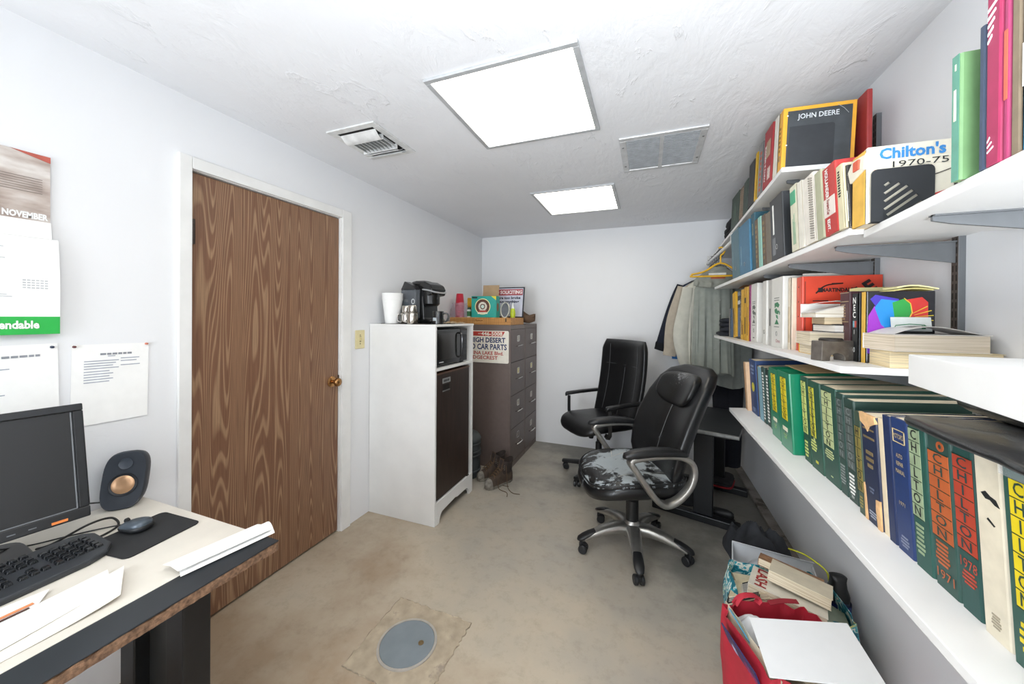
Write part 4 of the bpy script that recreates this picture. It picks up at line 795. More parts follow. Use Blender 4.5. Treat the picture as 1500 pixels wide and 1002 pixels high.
def shirt(label, y, mat, cx, sw, ztop, zhem, sleeves, cuff=.055, depth=.03, seed=0, cuffm=None, name='work_shirt', grp='garments on the clothes rail', hem=.01, taper=0, zr=1.9255):
    """a garment on its hanger: world x/z outline, y is where it hangs on the rail"""
    t = thing(name, label, 'garment', (.53, y, zr), 0, grp); ox = -.53; hanger(t, M('#2a2c30', .4), min(.2, sw * .95), r=.003, bar=False)
    rings = []; n = 72; nz = 24
    for k in range(nz + 1):
        v = k / nz
        if v < .15: q = v / .15; w_ = .05 + (sw - .05) * q ** .75; d_ = .022 + (depth - .022) * q; z = ztop - .09 * q
        else: q = (v - .15) / .85; w_ = sw * (1 + taper * q); d_ = depth * (1 + .35 * q); z = ztop - .09 - (ztop - .09 - zhem) * q
        ring = []
        for i in range(n):
            a = 2 * PI * i / n; am = min(1, v * 1.6); fo = am * (.011 * math.sin(9 * a + seed + 1.2 * v) + .008 * math.sin(16 * a + 2.3 * seed - v) + .014 * mnoise.noise((math.cos(a) * 4 + seed, v * 2.2, math.sin(a) * 4)))
            ring.append((cx + ox + w_ * math.cos(a) + fo * .3, (d_ + fo) * math.sin(a), z - zr + hem * v * math.sin(2.5 * a + seed)))
        rings.append(ring)
    MB().loft(rings, False).build('body', mat, t, smooth=50, solid=.002)
    MB().loft([[(cx + ox + r * math.cos(2 * PI * i / 24), r * .5 * math.sin(2 * PI * i / 24), ztop - zr + z + .012 * math.sin(2 * PI * i / 24)) for i in range(24)] for r, z in ((.058, -.012), (.056, .02), (.064, -.006))], False).build('collar', mat, t, smooth=60, solid=.002)
    for k, path in enumerate(sleeves):
        mb = MB(); rs = ribbon(mb, [(a + ox, b - zr, c) for a, b, c in path], -.012, .024, seed + k); mb.build('sleeve', mat, t, smooth=60, solid=.002)
        a, b, c = path[-1]; a0, b0, c0 = path[-2]; d = Vector((a - a0, b - b0)).normalized(); mb = MB(); ribbon(mb, [(a + ox - d.x * .004, b - zr - d.y * .004, c * 1.04), (a + ox + d.x * cuff * .5, b - zr + d.y * cuff * .5, c * 1.03), (a + ox + d.x * cuff, b - zr + d.y * cuff, c * .98)], -.012, .023, seed + k); mb.build('cuff', cuffm or mat, t, smooth=60, solid=.004)
    mb = MB()
    for k in range(5): mb.lathe([(0, 0), (.006, 0), (.005, .003), (0, .003)], n=8, T=Matrix.Translation((cx + ox + .01, -depth * 1.1 - .012, ztop - zr - .14 - k * .11)) @ Matrix.Rotation(D(90), 4, 'X'))
    mb.build('buttons', M('#8b8d88', .5), t); return t
GG = M('#878c85', .9, var=.07, bump=.1, bscale=600); GL = M('#b6b5aa', .9, var=.06, bump=.1, bscale=600); TAN = M('#a79d8e', .9, var=.07, bump=.1, bscale=600); NVY = M('#171c2b', .9, var=.15); BLU = M('#1f5f9d', .8, var=.08); GR2 = M('#7b807c', .9, var=.07, bump=.1, bscale=600)
shirt('navy work jacket hanging furthest left with ribbed black cuff', 3.77, NVY, .50, .23, 1.78, 1.0, [[(.31, 1.71, .055), (.22, 1.46, .06), (.13, 1.16, .052)]], .07, .035, 1.0, M('#0e1016', .9), 'work_jacket')
shirt('blue shirt showing as a thin bright strip between the tan and grey shirts', 3.66, BLU, .50, .215, 1.77, .98, [[(.30, 1.69, .045), (.255, 1.35, .05), (.255, 1.08, .045)]], .05, .028, 2.2)
shirt('tan work shirt hanging between navy jacket and grey-green shirts', 3.555, TAN, .50, .225, 1.76, 1.0, [[(.295, 1.68, .05), (.22, 1.4, .06), (.19, 1.12, .052)]], .055, .028, 3.1)
shirt('long darker grey shirt hanging lowest at the right of the rail', 3.455, GR2, .58, .2, 1.75, .85, [[(.74, 1.66, .05), (.75, 1.3, .055), (.75, 1.02, .045)]], .055, .03, 4.4, hem=.025)
shirt('pale beige-grey work shirt whose left sleeve with buttoned cuff hangs in front', 3.40, GL, .47, .17, 1.75, .98, [[(.315, 1.665, .04), (.285, 1.45, .052), (.262, 1.22, .058), (.31, .99, .045)]], .06, .026, 5.0, GL, hem=.018)
shirt('grey-green work shirt nearest on the rail, its front facing the room', 3.325, GG, .495, .135, 1.745, .95, [], seed=7.3, depth=.028, hem=.018, taper=.1)
gg = shirt('grey shirt folded over the yellow hanger with white name tag', 3.24, M('#858880', .9, var=.08, bump=.1, bscale=600), .515, .17, 1.80, 1.66, [], seed=6.1, depth=.026)
box('name_tag', M('#d8d8d2', .7), gg, -.085, .035, -.0365, -.0345, -.19, -.165); box('red_tag_strip', M('#9c4a2c', .7), gg, -.07, .03, -.0365, -.0345, -.21, -.196)
yh = thing('yellow_hanger', 'empty bright yellow plastic hanger at the front of the clothes rail', 'hanger', (.515, 3.13, 1.9260), 0)
hanger(yh, M('#d9a81f', .4), .20, r=.0075, drop=.13)
tro = thing('dark_trousers', 'dark navy trousers hanging low behind the corner table', 'garment', (.66, 3.62, 1.12), 0)
for s in (-1, 1): MB().loft([[(s * .035 + rx * math.cos(2 * PI * i / 26) * (1 + .1 * math.sin(5 * 2 * PI * i / 26 + z * 5)), .05 * math.sin(2 * PI * i / 26), z) for i in range(26)] for z, rx in ((0, .07), (-.25, .085), (-.6, .07), (-1.0, .06))], False).build('trouser_leg', M('#12151f', .9, var=.15), tro, smooth=60, solid=.002)
MB().tube([(-.12, 0, .012), (.12, 0, .012)], .009, 8).build('hanger_bar', M('#1b1c1e', .5), tro); MB().tube(smoothpath([(0, 0, .012), (-.02, 0, .3), (-.13, 0, .79), (-.135, 0, .822)], 6), .003, 6).build('hanger_hook', CHROME, tro)
# ------------------------------------------------------------------ wall shelving on the right
SHW = M('#e8e8e7', .45, var=.03, wear='#cfccc4', wearamt=-.22, scale=6); SHU = SHW
S1, S2, S3, S3R, S4 = .90, 1.275, 1.65, 1.64, 2.0
TILT = {}                                            # the boards sag a little towards or away from the room
def shelf(name, label, poly, z, th=.019, tilt=0):
    t = thing(name, label, 'shelf', (poly[0][0], poly[0][1], z), rot=(0, -D(tilt), 0)); TILT[z] = (tilt, poly[0][0])
    MB().prism([(x - poly[0][0], y - poly[0][1]) for x, y in poly], 'z', -th, 0).build('board', SHW, t, bevel=.0015); return t
sh1 = shelf('wall_shelf', 'lowest deep white shelf carrying the long row of green and blue manuals', [(.435, .15), (XR, .15), (XR, 2.35), (.435, 2.35)], S1, .02, 3.4)
sh2 = shelf('wall_shelf', 'white shelf holding white binders, orange binder and paperback stack', [(.50, 1.255), (XR, 1.255), (XR, 3.2), (.485, 3.2)], S2)
sh3 = shelf('wall_shelf', 'white shelf holding blue binders and the red spiral-side handbook', [(.503, 1.225), (XR, 1.225), (XR, 3.2), (.485, 3.2)], S3, tilt=2)
sh3r = shelf('wall_shelf', 'white shelf at upper right under the green and magenta books', [(.43, .2), (XR, .2), (XR, 1.222), (.532, 1.222)], S3R)
sh4 = shelf('wall_shelf', 'topmost white shelf close to ceiling with the red and black binders', [(.487, 1.70), (XR, 1.70), (XR, 3.9), (.562, 3.9)], S4, tilt=-2.2)
shr = shelf('thick_shelf_board', 'thick white shelf board jutting out above the plastic-wrapped packets', [(.398, .33), (XR, .33), (XR, .95), (.502, .982)], 1.334, .06)
GM = M('#6f7275', .42, .3, var=.05); SLOT = M('#2b2724', .8)
for i, (y, zb, zt) in enumerate(((.60, 1.15, 2.0), (1.0, .95, 2.05), (1.407, .95, 2.05), (1.807, .95, 2.2), (2.207, .95, 2.2), (2.62, .95, 2.2), (3.03, 1.2, 2.2))):
    t = thing('slotted_upright', 'grey slotted steel upright on the right wall behind the shelves', 'upright', (XR, y, zb), group='slotted wall uprights'); t['label'] = 'grey slotted steel upright ' + ['at the right frame edge under the upper right shelf', 'behind the yellow manual and upper right shelf', 'in the bare wall bay right of the rainbow book', 'behind the orange catalogue binder', 'behind the white binders', 'behind the large blue binder', 'near the clothes rail'][i]
    MB().box(-.016, 0, -.0125, .0125, 0, zt - zb).build('channel', GM, t, bevel=.001); box('front_face', M('#5b534d', .6, .2), t, -.0163, -.0158, -.012, .012, .002, zt - zb - .002)
    mb = MB(); k = .02
    while k < zt - zb - .03: mb.box(-.0166, -.0158, -.0085, -.004, k, k + .018).box(-.0166, -.0158, .004, .0085, k, k + .018); k += .026
    mb.build('slots', SLOT, t)['kind'] = 'stuff'; MB().lathe([(0, 0), (.004, 0), (.003, .002), (0, .002)], n=10, T=Matrix.Translation((-.0165, 0, .18)) @ Matrix.Rotation(D(-90), 4, 'Y')).build('screw', CHROME, t)
def bracket(y, z, xf, label):
    t = thing('shelf_bracket', label, 'bracket', (XR, y, z), group=None); L = XR - xf
    MB().prism([(-.016, 0), (-L, 0), (-L, -.012), (-L + .03, -.02), (-.016, -.062)], 'y', -.003, .003).build('web', GM, t); MB().box(-L, -.016, -.009, .009, -.003, 0).build('flange', GM, t)
bracket(1.407, S3 - .02, .545, 'grey tapered bracket under the middle shelf beside bare wall'); bracket(1.0, S3R - .0195, .545, 'grey tapered bracket under the upper right shelf'); bracket(1.807, S4 - .0195, .535, 'grey bracket under top shelf below the black manual binder'); bracket(2.207, S4 - .0195, .55, 'grey bracket under top shelf above the black binder')
bracket(2.62, S4 - .0195, .56, 'grey bracket under top shelf above the blue binders'); bracket(1.807, S3 - .0195, .545, 'grey bracket under the middle shelf above the orange binder'); bracket(2.62, S2 - .0195, .56, 'grey bracket under shelf of white binders'); bracket(1.407, S2 - .0195, .55, 'grey bracket under shelf above the blue manuals'); bracket(2.207, S3 - .0195, .56, 'grey bracket under the middle shelf above white binders')

# ------------------------------------------------------------------ books
NYv, PXv = Vector((0, -1, 0)), Vector((-1, 0, 0))       # spine faces the room (-x): letters read along -y
def book(label, y0, y1, X, z, h, lean=0, cov='#224', depth=.225, kind='hard', grp=None, name='book', rough=.5, pages=None, wear=None, gap=.001):
    if z == S1 or z == S4: lean = 0
    elif z == S3: lean *= .3
    tl, xf = TILT.get(z, (0, X)); z = z + max(0, X - xf) * math.tan(D(tl)) if tl else z
    t = max(.006, y1 - y0 - gap); sh = abs(math.sin(D(lean))); lift = t / 2 * sh
    o = thing(name, label, 'book' if kind != 'binder' else 'binder', (X, (y0 + y1) / 2, z + lift + .0003), rot=(D(-lean), -D(tl), 0), group=grp)
    depth = min(depth, XR - .006 - X)
    cm = cov if not isinstance(cov, str) else M(cov, rough, var=.08, scale=30, bump=.06, wear=wear, wearamt=-.2)
    e = min(.004, t * .3); b = .0022 if kind == 'hard' else (.0035 if kind == 'binder' else .0008)
    b = min(b, t * .2); xi = b + (.003 if kind == 'hard' else 0)
    out = [(depth, -t / 2), (e * 1.2, -t / 2), (e * .3, -t / 2 + e * .4), (0, -t / 2 + e), (0, t / 2 - e), (e * .3, t / 2 - e * .4), (e * 1.2, t / 2), (depth, t / 2)]
    inn = [(depth, t / 2 - b), (xi, t / 2 - b), (xi, -t / 2 + b), (depth, -t / 2 + b)]
    MB().prism(out + inn, 'z', 0, h).build('cover', cm, o)
    ins = .0018 if kind == 'hard' else .0006
    if kind == 'binder':
        MB().box(.02, depth - .03, -t / 2 + b + .002, t / 2 - b - .004, .006, h - .022).build('pages', pages or mat_pages(), o)
        MB().lathe([(.008, 0), (.011, 0), (.011, .0006), (.008, .0006)], n=16, cap=False, T=Matrix.Translation((-.0004, 0, h * .2)) @ Matrix.Rotation(D(-90), 4, 'Y')).build('finger_hole', CHROME, o)
    else: MB().box(xi, depth - ins, -t / 2 + b, t / 2 - b, ins, h - ins).build('pages', pages or mat_pages(), o)
    o['t'] = t; o['h'] = h; o['dep'] = depth; return o
def cells(o, lab, ink, zt, zb, yc=0, wd=.8, word='CHILTON', line='#16301f', fit=.62):
    t, h = o['t'], o['h']; w_ = t * wd; y = yc * t; zt *= h; zb *= h; n = len(word); ch_ = (zt - zb) / n
    MB().box(-.0007, .0, y - w_ / 2, y + w_ / 2, zb, zt).build('spine_label', lab, o)
    mb = MB(); [mb.box(-.001, -.0006, y - w_ / 2, y + w_ / 2, zt - k * ch_ - .0008, zt - k * ch_ + .0008) for k in range(n + 1)]
    mb.build('cell_lines', M(line, .6), o)['kind'] = 'stuff'
    sz = ch_ * 1.05
    txt('\n'.join(word), sz, (-.0009, y, (zt + zb) / 2), NYv, Z_, ink, o, 'lettering', lines=ch_ / sz, fitw=min(w_ * fit, sz * 1.1), bold=sz * .01)
def spinetext(o, s, size, zc, mat, yc=0, length=None, down=True):
    xa = Vector((0, 0, -1)) if down else Vector((0, 0, 1)); ya = Vector((0, -1, 0)) if down else Vector((0, 1, 0))
    txt(s, size, (-.0009, yc * o['t'], zc * o['h']), xa, ya, mat, o, 'lettering', fitw=length, bold=.0008)
def band(o, z0, z1, mat, yc=0, wd=.9, name='spine_band', off=.0007):
    MB().box(-off, 0, (yc - wd / 2) * o['t'], (yc + wd / 2) * o['t'], z0 * o['h'], z1 * o['h']).build(name, mat, o)
def bars(o, z0, z1, n, mat, yc=0, wd=.6, vert=False, name='small_print', seed=1):
    r_ = random.Random(seed); mb = MB(); t, h = o['t'], o['h']
    for k in range(n):
        f = r_.uniform(.6, 1)
        if vert: y = (yc - wd / 2 + wd * (k + .5) / n) * t; q = wd * t / n * .3; mb.box(-.0009, 0, y - q, y + q, z0 * h, (z0 + (z1 - z0) * f) * h)
        else: z = (z0 + (z1 - z0) * (k + .5) / n) * h; q = (z1 - z0) * h / n * .28; mb.box(-.0009, 0, (yc - wd / 2 * f) * t, (yc + wd / 2 * f) * t, z - q, z + q)
    r = mb.build(name, mat, o); r['kind'] = 'stuff'; return r
YL = M('#c9c23c', .5, var=.1); YB2 = M('#d8c21c', .5, var=.08); PLG = M('#b3bd8a', .55, var=.1, wear='#8b9a70', wearamt=-.1); SILVR = M('#8f9694', .5, .3, var=.2); CRE = M('#e4dcc4', .6, var=.08); WHT = M('#e8e8e4', .6, var=.03); BKI = M('#15191a', .6)
GRN1, GRN2, GRN3 = '#1f4a3a', '#23493d', '#0f7a58'
G1 = 'manuals in a row on the lowest shelf'
# lowest shelf, far end to near end
b = book('tan paperback at the far end of the lowest shelf row', 2.3, 2.34, .515, S1, .26, 0, '#c79c74', .26, 'soft', G1)
b = book('thin cream paperback second from far end of the lowest row', 2.287, 2.299, .512, S1, .262, 0, '#dcb894', .26, 'soft', G1)
b = book('navy blue manual with round yellow seal on its spine, lowest shelf', 2.165, 2.283, .53, S1, .283, 0, '#1f3c6b', .225, 'hard', G1)
MB().lathe([(0, 0), (.024, 0), (.024, .0008), (0, .0008)], n=26, T=Matrix.Translation((0, 0, .14)) @ Matrix.Rotation(D(-90), 4, 'Y')).build('yellow_seal', YL, b); bars(b, .72, .92, 3, M('#6f83a5', .6), 0, .5); bars(b, .05, .12, 3, M('#6f83a5', .6), 0, .4)
b = book('thin brown manual right of the navy book with yellow seal', 2.128, 2.164, .535, S1, .262, 0, '#5d4a3c', .225, 'hard', G1)
b = book('light blue worn paperback between brown and dark green manuals', 2.064, 2.127, .53, S1, .262, 0, '#7ea6b5', .225, 'soft', G1, wear='#d6dfe0')
b = book('dark green manual with tall white lettering, beside light blue paperback', 2.018, 2.063, .53, S1, .268, 0, '#173b35', .225, 'hard', G1); bars(b, .06, .92, 16, WHT, 0, .55, seed=3)
b = book('dark green manual with white lettering, next to thin plain green one', 1.962, 2.017, .533, S1, .266, 0, '#16312d', .225, 'hard', G1); bars(b, .06, .9, 15, WHT, 0, .5, seed=5)
b = book('thin plain green manual touching the left green binder', 1.912, 1.955, .53, S1, .268, 1.5, '#2b6a50', .225, 'hard', G1)
for (y0, y1, X, h, lean, lab) in ((1.757, 1.872, .512, .29, 1.5, 'left of two bright green binders with a yellow lettered strip'), (1.606, 1.735, .505, .297, 5.0, 'right bright green binder with yellow lettered strip and bare green side')):
    b = book(lab, y0, y1, X, S1, h, lean, M(GRN3, .3, var=.05, coat=.2), .285, 'binder', 'bright green manual binders', 'ring_binder'); cells(b, YB2, BKI, .93, .38, .02, .45); band(b, .235, .285, CRE, .05, .4); bars(b, .13, .2, 2, M('#7fae6c', .6), .05, .3)
b = book('green manual with pale yellow letter cells right after the green binders', 1.517, 1.578, .53, S1, .296, 8, GRN1, .23, 'hard', G1); cells(b, M('#c6cf78', .55, var=.1), BKI, .95, .33, .1, .62); bars(b, .05, .25, 5, M('#c6cf78', .6), .1, .5)
b = book('green manual with bright yellow letter cells and doubled print', 1.42, 1.512, .528, S1, .293, 8, GRN1, .23, 'hard', G1); cells(b, YL, BKI, .93, .36, .18, .42); band(b, .3, .9, M('#a9b47a', .6, var=.3, scale=60), -.16 + .3, .12); bars(b, .2, .33, 4, M('#c6cf78', .6), .2, .5); bars(b, .07, .12, 1, YL, .0, .3)
b = book('green manual with broad pale green letter cells, sixth from the green binders', 1.32, 1.418, .53, S1, .293, 8, GRN2, .23, 'hard', G1); cells(b, PLG, BKI, .95, .37, .1, .66); bars(b, .24, .34, 4, PLG, .1, .6); bars(b, .06, .08, 1, PLG, 0, .2)
b = book('narrow dark green manual with dull silver lettering', 1.276, 1.318, .53, S1, .287, 8, '#26413a', .23, 'hard', G1); cells(b, M('#4d5a57', .5, .2, var=.15), SILVR, .95, .36, .05, .8); bars(b, .1, .3, 7, SILVR, .05, .7)
b = book('dark green manual with silver lettering and worn taped top', 1.222, 1.275, .53, S1, .280, 7.5, '#243d36', .23, 'hard', G1, wear='#6d6f68'); cells(b, M('#5b6462', .5, .2, var=.2), SILVR, .92, .32, .02, .7); bars(b, .07, .28, 6, WHT, .05, .6); txt('781', .011, (-.0009, 0, .014), NYv, Z_, WHT, b, 'year')
b = book('worn green manual with tarnished gold letter cells', 1.168, 1.199, .52, S1, .262, 7.5, '#3c4d40', .23, 'hard', G1); cells(b, M('#8d8044', .5, .2, var=.2), BKI, .86, .22, 0, .85, 'HILTON'); bars(b, .06, .18, 4, M('#8d8044', .5), 0, .5)
b = book('dark navy manual with torn tan paper at the top and foot of its spine', 1.100, 1.166, .52, S1, .267, 8.5, '#1a2440', .23, 'hard', G1, wear='#3b4560')
TORN = M('#d6ac7b', .9, var=.2, scale=40); MB().prism([(-.03, .268), (.033, .268), (.03, .245), (.012, .238), (.0, .226), (-.008, .24), (-.033, .252)], 'x', -.002, .004).build('torn_top', TORN, b); MB().prism([(.022, 0), (.033, 0), (.033, .09), (.027, .085)], 'x', -.0015, .002).build('torn_foot', TORN, b); MB().prism([(-.033, 0), (-.02, 0), (-.016, .045), (-.018, .068), (-.033, .07)], 'x', -.002, .002).build('torn_corner', TORN, b)
GLD = M('#7d6c4c', .55, .2); band(b, .78, .8, GLD, 0, .7); band(b, .86, .875, GLD, 0, .7); bars(b, .5, .68, 3, GLD, 0, .5); bars(b, .28, .34, 2, M('#5b6378', .6), 0, .3); bars(b, .05, .12, 3, M('#8f93a0', .6), 0, .5)
b = book('coverless book showing yellowed page edges between the navy manuals', 1.076, 1.099, .523, S1, .27, 9, '#e2d2b4', .22, 'soft', G1, pages=mat_pages())
b = book('narrow plain dark navy manual left of the brighter blue manual', 1.045, 1.075, .52, S1, .283, 9, '#18284f', .23, 'hard', G1)
b = book('blue repair manual with framed title box, left of pale green cells', .989, 1.044, .52, S1, .287, 8.5, '#1a3263', .23, 'hard', G1, wear='#2c4270')
TT = M('#c4b083', .5); mb = MB(); t_ = b['t']
for z in (.235, .262): mb.box(-.001, 0, -.36 * t_, .36 * t_, z, z + .0016)
for y in (-.36, .33): mb.box(-.001, 0, y * t_, (y + .03) * t_, .235, .2636)
mb.build('title_frame', TT, b); txt("MOTOR'S", .015, (-.0009, 0, .249), NYv, Z_, TT, b, fitw=.6 * t_); txt('AUTO\nREPAIR\nMANUAL', .013, (-.0009, 0, .19), NYv, Z_, TT, b, 'title', fitw=.55 * t_, lines=1.3); txt('1971', .012, (-.0009, 0, .105), NYv, Z_, TT, b, 'year', fitw=.35 * t_); bars(b, .04, .13, 4, M('#7a8096', .6), 0, .5)
b = book('green manual with pale green letter cells between blue and orange spines', .936, .987, .52, S1, .283, 8.5, '#1f4d44', .23, 'hard', G1); cells(b, M('#8fa080', .55, var=.15, wear='#6c806a', wearamt=-.05), BKI, .99, .36, .12, .64); bars(b, .1, .32, 7, M('#8fa080', .6), .1, .5)
OR1, OR2 = M('#b0592d', .5, var=.12, wear='#8e4a2c', wearamt=-.15), M('#ae3f2a', .5, var=.12, wear='#8a3a2c', wearamt=-.15)
b = book('green manual with orange letter cells and orange 1971', .873, .932, .52, S1, .282, 6.5, '#2b4a43', .23, 'hard', G1); cells(b, OR1, M('#27403a', .6), .9, .33, .04, .86); txt('1971', .024, (-.0009, 0, .026), NYv, Z_, OR1, b, 'year', fitw=.7 * b['t']); bars(b, .15, .31, 6, OR1, .1, .6); MB().lathe([(.004, 0), (.009, 0), (.009, .0008), (.004, .0008)], n=20, cap=False, T=Matrix.Translation((0, -.005, .267)) @ Matrix.Rotation(D(-90), 4, 'Y')).build('round_emblem', OR1, b)
b = book('green manual with red letter cells and red 1978', .827, .871, .52, S1, .287, 5.5, '#214a45', .23, 'hard', G1); cells(b, OR2, M('#213b3a', .6), .93, .36, .0, .94); txt('1978', .024, (-.0009, 0, .082), NYv, Z_, OR2, b, 'year', fitw=.8 * b['t']); bars(b, .16, .25, 4, OR2, 0, .7)
b = book('cream clothbound book with a black smear on its spine', .768, .818, .515, S1, .288, 6.5, '#d6cdb8', .23, 'hard', G1, wear='#b9ad94'); MB().prism([(.012, .226), (.004, .231), (-.004, .226), (-.014, .224), (-.02, .214), (-.012, .215), (-.004, .22), (.004, .219)], 'x', -.0008, 0).build('black_smear', BKI, b); MB().prism([(.004, .187), (-.008, .180), (-.01, .182), (.002, .190)], 'x', -.0008, 0).build('scratch', BKI, b); bars(b, .06, .14, 5, M('#9a917e', .7), 0, .35)
b = book('green manual with bright yellow letter cells at right frame edge, taped top', .716, .760, .51, S1, .293, 6.5, '#2a5148', .23, 'hard', G1); cells(b, YB2, M('#244036', .6), .93, .3, -.14, .7); bars(b, .08, .24, 4, YB2, -.1, .6); MB().box(-.002, .07, -b['t'] / 2 - .001, b['t'] / 2 + .001, b['h'] - .02, b['h'] + .001).build('clear_tape', CLEAR, b)
b = book('green manual last in the lowest row, mostly past the right frame edge', .672, .712, .51, S1, .29, 6.5, '#234a40', .23, 'hard', G1)
# loose sheets and wrapped packets lying on the lowest row
def slab(name, label, cat, loc, sx, sy, th, mat, part, rz=0, bump=.3, rot_=None, seed=0):
    t = thing(name, label, cat, loc, rz, rot=rot_)
    MB().sq((0, 0, th / 2), (sx / 2, sy / 2, th / 2), .22, .45, 48, 12, fn=lambda p: (p[0] + .006 * mnoise.noise((p[1] * 12, seed, p[2])), p[1] + .005 * mnoise.noise((p[0] * 12, seed, 4)), max(0, p[2] + bump * th * mnoise.noise((p[0] * 14, p[1] * 14, seed))))).build(part, mat, t, smooth=60); return t
WRAP = M('#0f1012', .42, var=.2, coat=.25, bump=.6, bscale=24); FILM2 = mat_clear('shiny_wrap_film', '#dfe4e8', .12, .07)
pk = slab('wrapped_packet', 'flat black packet in clear film lying across the orange-lettered manuals', 'packet', (.562, .785, 1.2), .21, .35, .024, WRAP, 'black_packet', -3, .25, (D(-2), 0, D(-8)), 3.3)
def film(p, q, s, dz): return lambda a, b: (-p / 2 + p * a, -q / 2 + q * b, dz + .012 * math.sin(PI * a) * math.sin(PI * b) ** .5 + .006 * mnoise.noise((a * 6, b * 7, s)) + .004 * mnoise.noise((a * 17, b * 17, s)))
MB().surf(film(.215, .40, 2, .014), 26, 36).build('clear_film', FILM2, pk, smooth=70)
pk2 = slab('wrapped_packet', 'black packet in crinkled film tucked under the thick shelf board', 'packet', (.695, .93, 1.213), .17, .42, .032, WRAP, 'black_packet', -8, .25, (D(-3), 0, D(-14)), 6.1)
MB().surf(film(.19, .48, 5, .02), 26, 36).build('clear_film', FILM2, pk2, smooth=70); box('white_label', WHT, pk2, -.04, .02, .07, .1, .0335, .0345)
fl = thing('manila_folder', 'tan paper folder lying on top of the green binders', 'folder', (.67, 1.72, 1.214), rot=(D(1), D(-3.4), D(4))); MB().surf(lambda a, b: (-.13 + .27 * a, -.09 + .18 * b, .001 + .006 * a * (1 - a) + .004 * b), 6, 4).build('sheet', M('#c6aa80', .8, var=.06), fl, solid=.0015); MB().surf(lambda a, b: (-.05 + .17 * a, -.03 + .15 * b, .010 + .004 * b), 4, 3).build('grey_sheet', M('#8d8c88', .8), fl, solid=.001)

# second shelf
G2 = 'upright books and binders on the second shelf'
YY = '#d3a21f'
b = book('thin grey booklet at the far end of the second shelf row', 2.915, 2.945, .54, S2, .2, 0, '#8b8680', .21, 'soft', G2)
b = book('thin blue-grey booklet beside the leaning yellow guide', 2.885, 2.912, .54, S2, .2, 0, '#4c6076', .21, 'soft', G2)
b = book('yellow repair guide leaning left at the far end, second shelf', 2.715, 2.80, .54, S2, .30, 9, YY, .22, 'soft', G2); bars(b, .05, .95, 1, BKI, .2, .2, True); bars(b, .3, .85, 1, BKI, .1, .25, True)
b = book('dark blue-black guide with a grey label between yellow guides', 2.63, 2.705, .545, S2, .305, 2, '#1f2530', .22, 'soft', G2); band(b, .72, .8, M('#c7c8c4', .6), 0, .8); band(b, .05, .65, M('#5f6c85', .5, var=.5, scale=90), 0, .7); band(b, .9, .98, M('#7b8288', .5), 0, .9)
b = book('plain yellow repair guide right of the dark blue guide', 2.545, 2.622, .545, S2, .309, 0, YY, .22, 'soft', G2); bars(b, .1, .4, 2, M('#7a4f16', .6), 0, .4, True)
b = book('yellow repair guide with black vertical title, second shelf', 2.488, 2.543, .545, S2, .318, 0, '#d09c22', .22, 'soft', G2); bars(b, .12, .6, 1, BKI, 0, .4, True); band(b, .7, .8, BKI, 0, .5)
b = book('slim yellow repair guide third from the white binders', 2.434, 2.486, .545, S2, .317, 0, '#dcae2c', .22, 'soft', G2); bars(b, .1, .9, 1, M('#8a5a1a', .6), 0, .25, True)
b = book('purple and orange edged guide touching the first white binder', 2.412, 2.432, .545, S2, .32, 0, '#a0487a', .22, 'soft', G2); band(b, .0, .35, M('#c46a2a', .5), 0, .9)
LOGOG, LOGOK = M('#3a7a55', .6), M('#60665f', .6)
def wbinder(lab, y0, y1, X, h, logo):
    b = book(lab, y0, y1, X, S2, h, 0, M('#d6d4ce', .4, var=.03), .27, 'binder', 'white ring binders', 'ring_binder'); t = b['t']
    if logo:
        s = min(1, t / .14); g = LOGOG if logo == 2 else LOGOK
        def lp(pts): return [(y * s, z) for y, z in pts]
        for pts in ([(.03, .2), (-.01, .205), (-.035, .192), (-.02, .18), (.01, .186), (.028, .178)], [(.03, .172), (.005, .178), (-.012, .165), (-.03, .168), (-.018, .15), (.012, .153), (.026, .16)], [(.012, .148), (-.01, .146), (-.018, .128), (.004, .134)], [(.028, .105), (-.028, .105), (0, .128)], [(-.03, .165), (-.042, .16), (-.04, .148), (-.032, .15)]): MB().prism(lp(pts), 'x', -.0008, 0).build('green_emblem', g, b)
        for z in (.222, .212, .092): MB().box(-.0008, 0, -.03 * s, .036 * s, z, z + .003).build('emblem_text_line', LOGOK, b)
        if logo == 2: txt('Omni', .022, (-.0009, -.02 * s, .03), NYv, Z_, M('#9a3040', .6), b, 'maker_mark', fitw=.055)
        else: bars(b, .06, .09, 1, LOGOK, 0, .35)
    return b
wbinder('first white binder with faint grey-green emblem beside yellow guides', 2.285, 2.408, .55, .323, 1)
wbinder('slim plain white binder between the two emblem binders', 2.12, 2.185, .55, .320, 0)
b = book('grey-white binder with black side print, second shelf', 2.035, 2.10, .553, S2, .318, 0, '#bdbbb6', .25, 'soft', G2); bars(b, .3, .7, 1, BKI, .1, .25, True)
wbinder('second white binder with green emblem and red maker mark', 1.872, 2.024, .545, .315, 2)
b = book('cream paperback tucked between white binder and orange binder', 1.828, 1.862, .56, S2, .302, 0, '#d9cdb8', .22, 'soft', G2); band(b, .1, .6, M('#c9b79a', .7, var=.2), 0, .6)
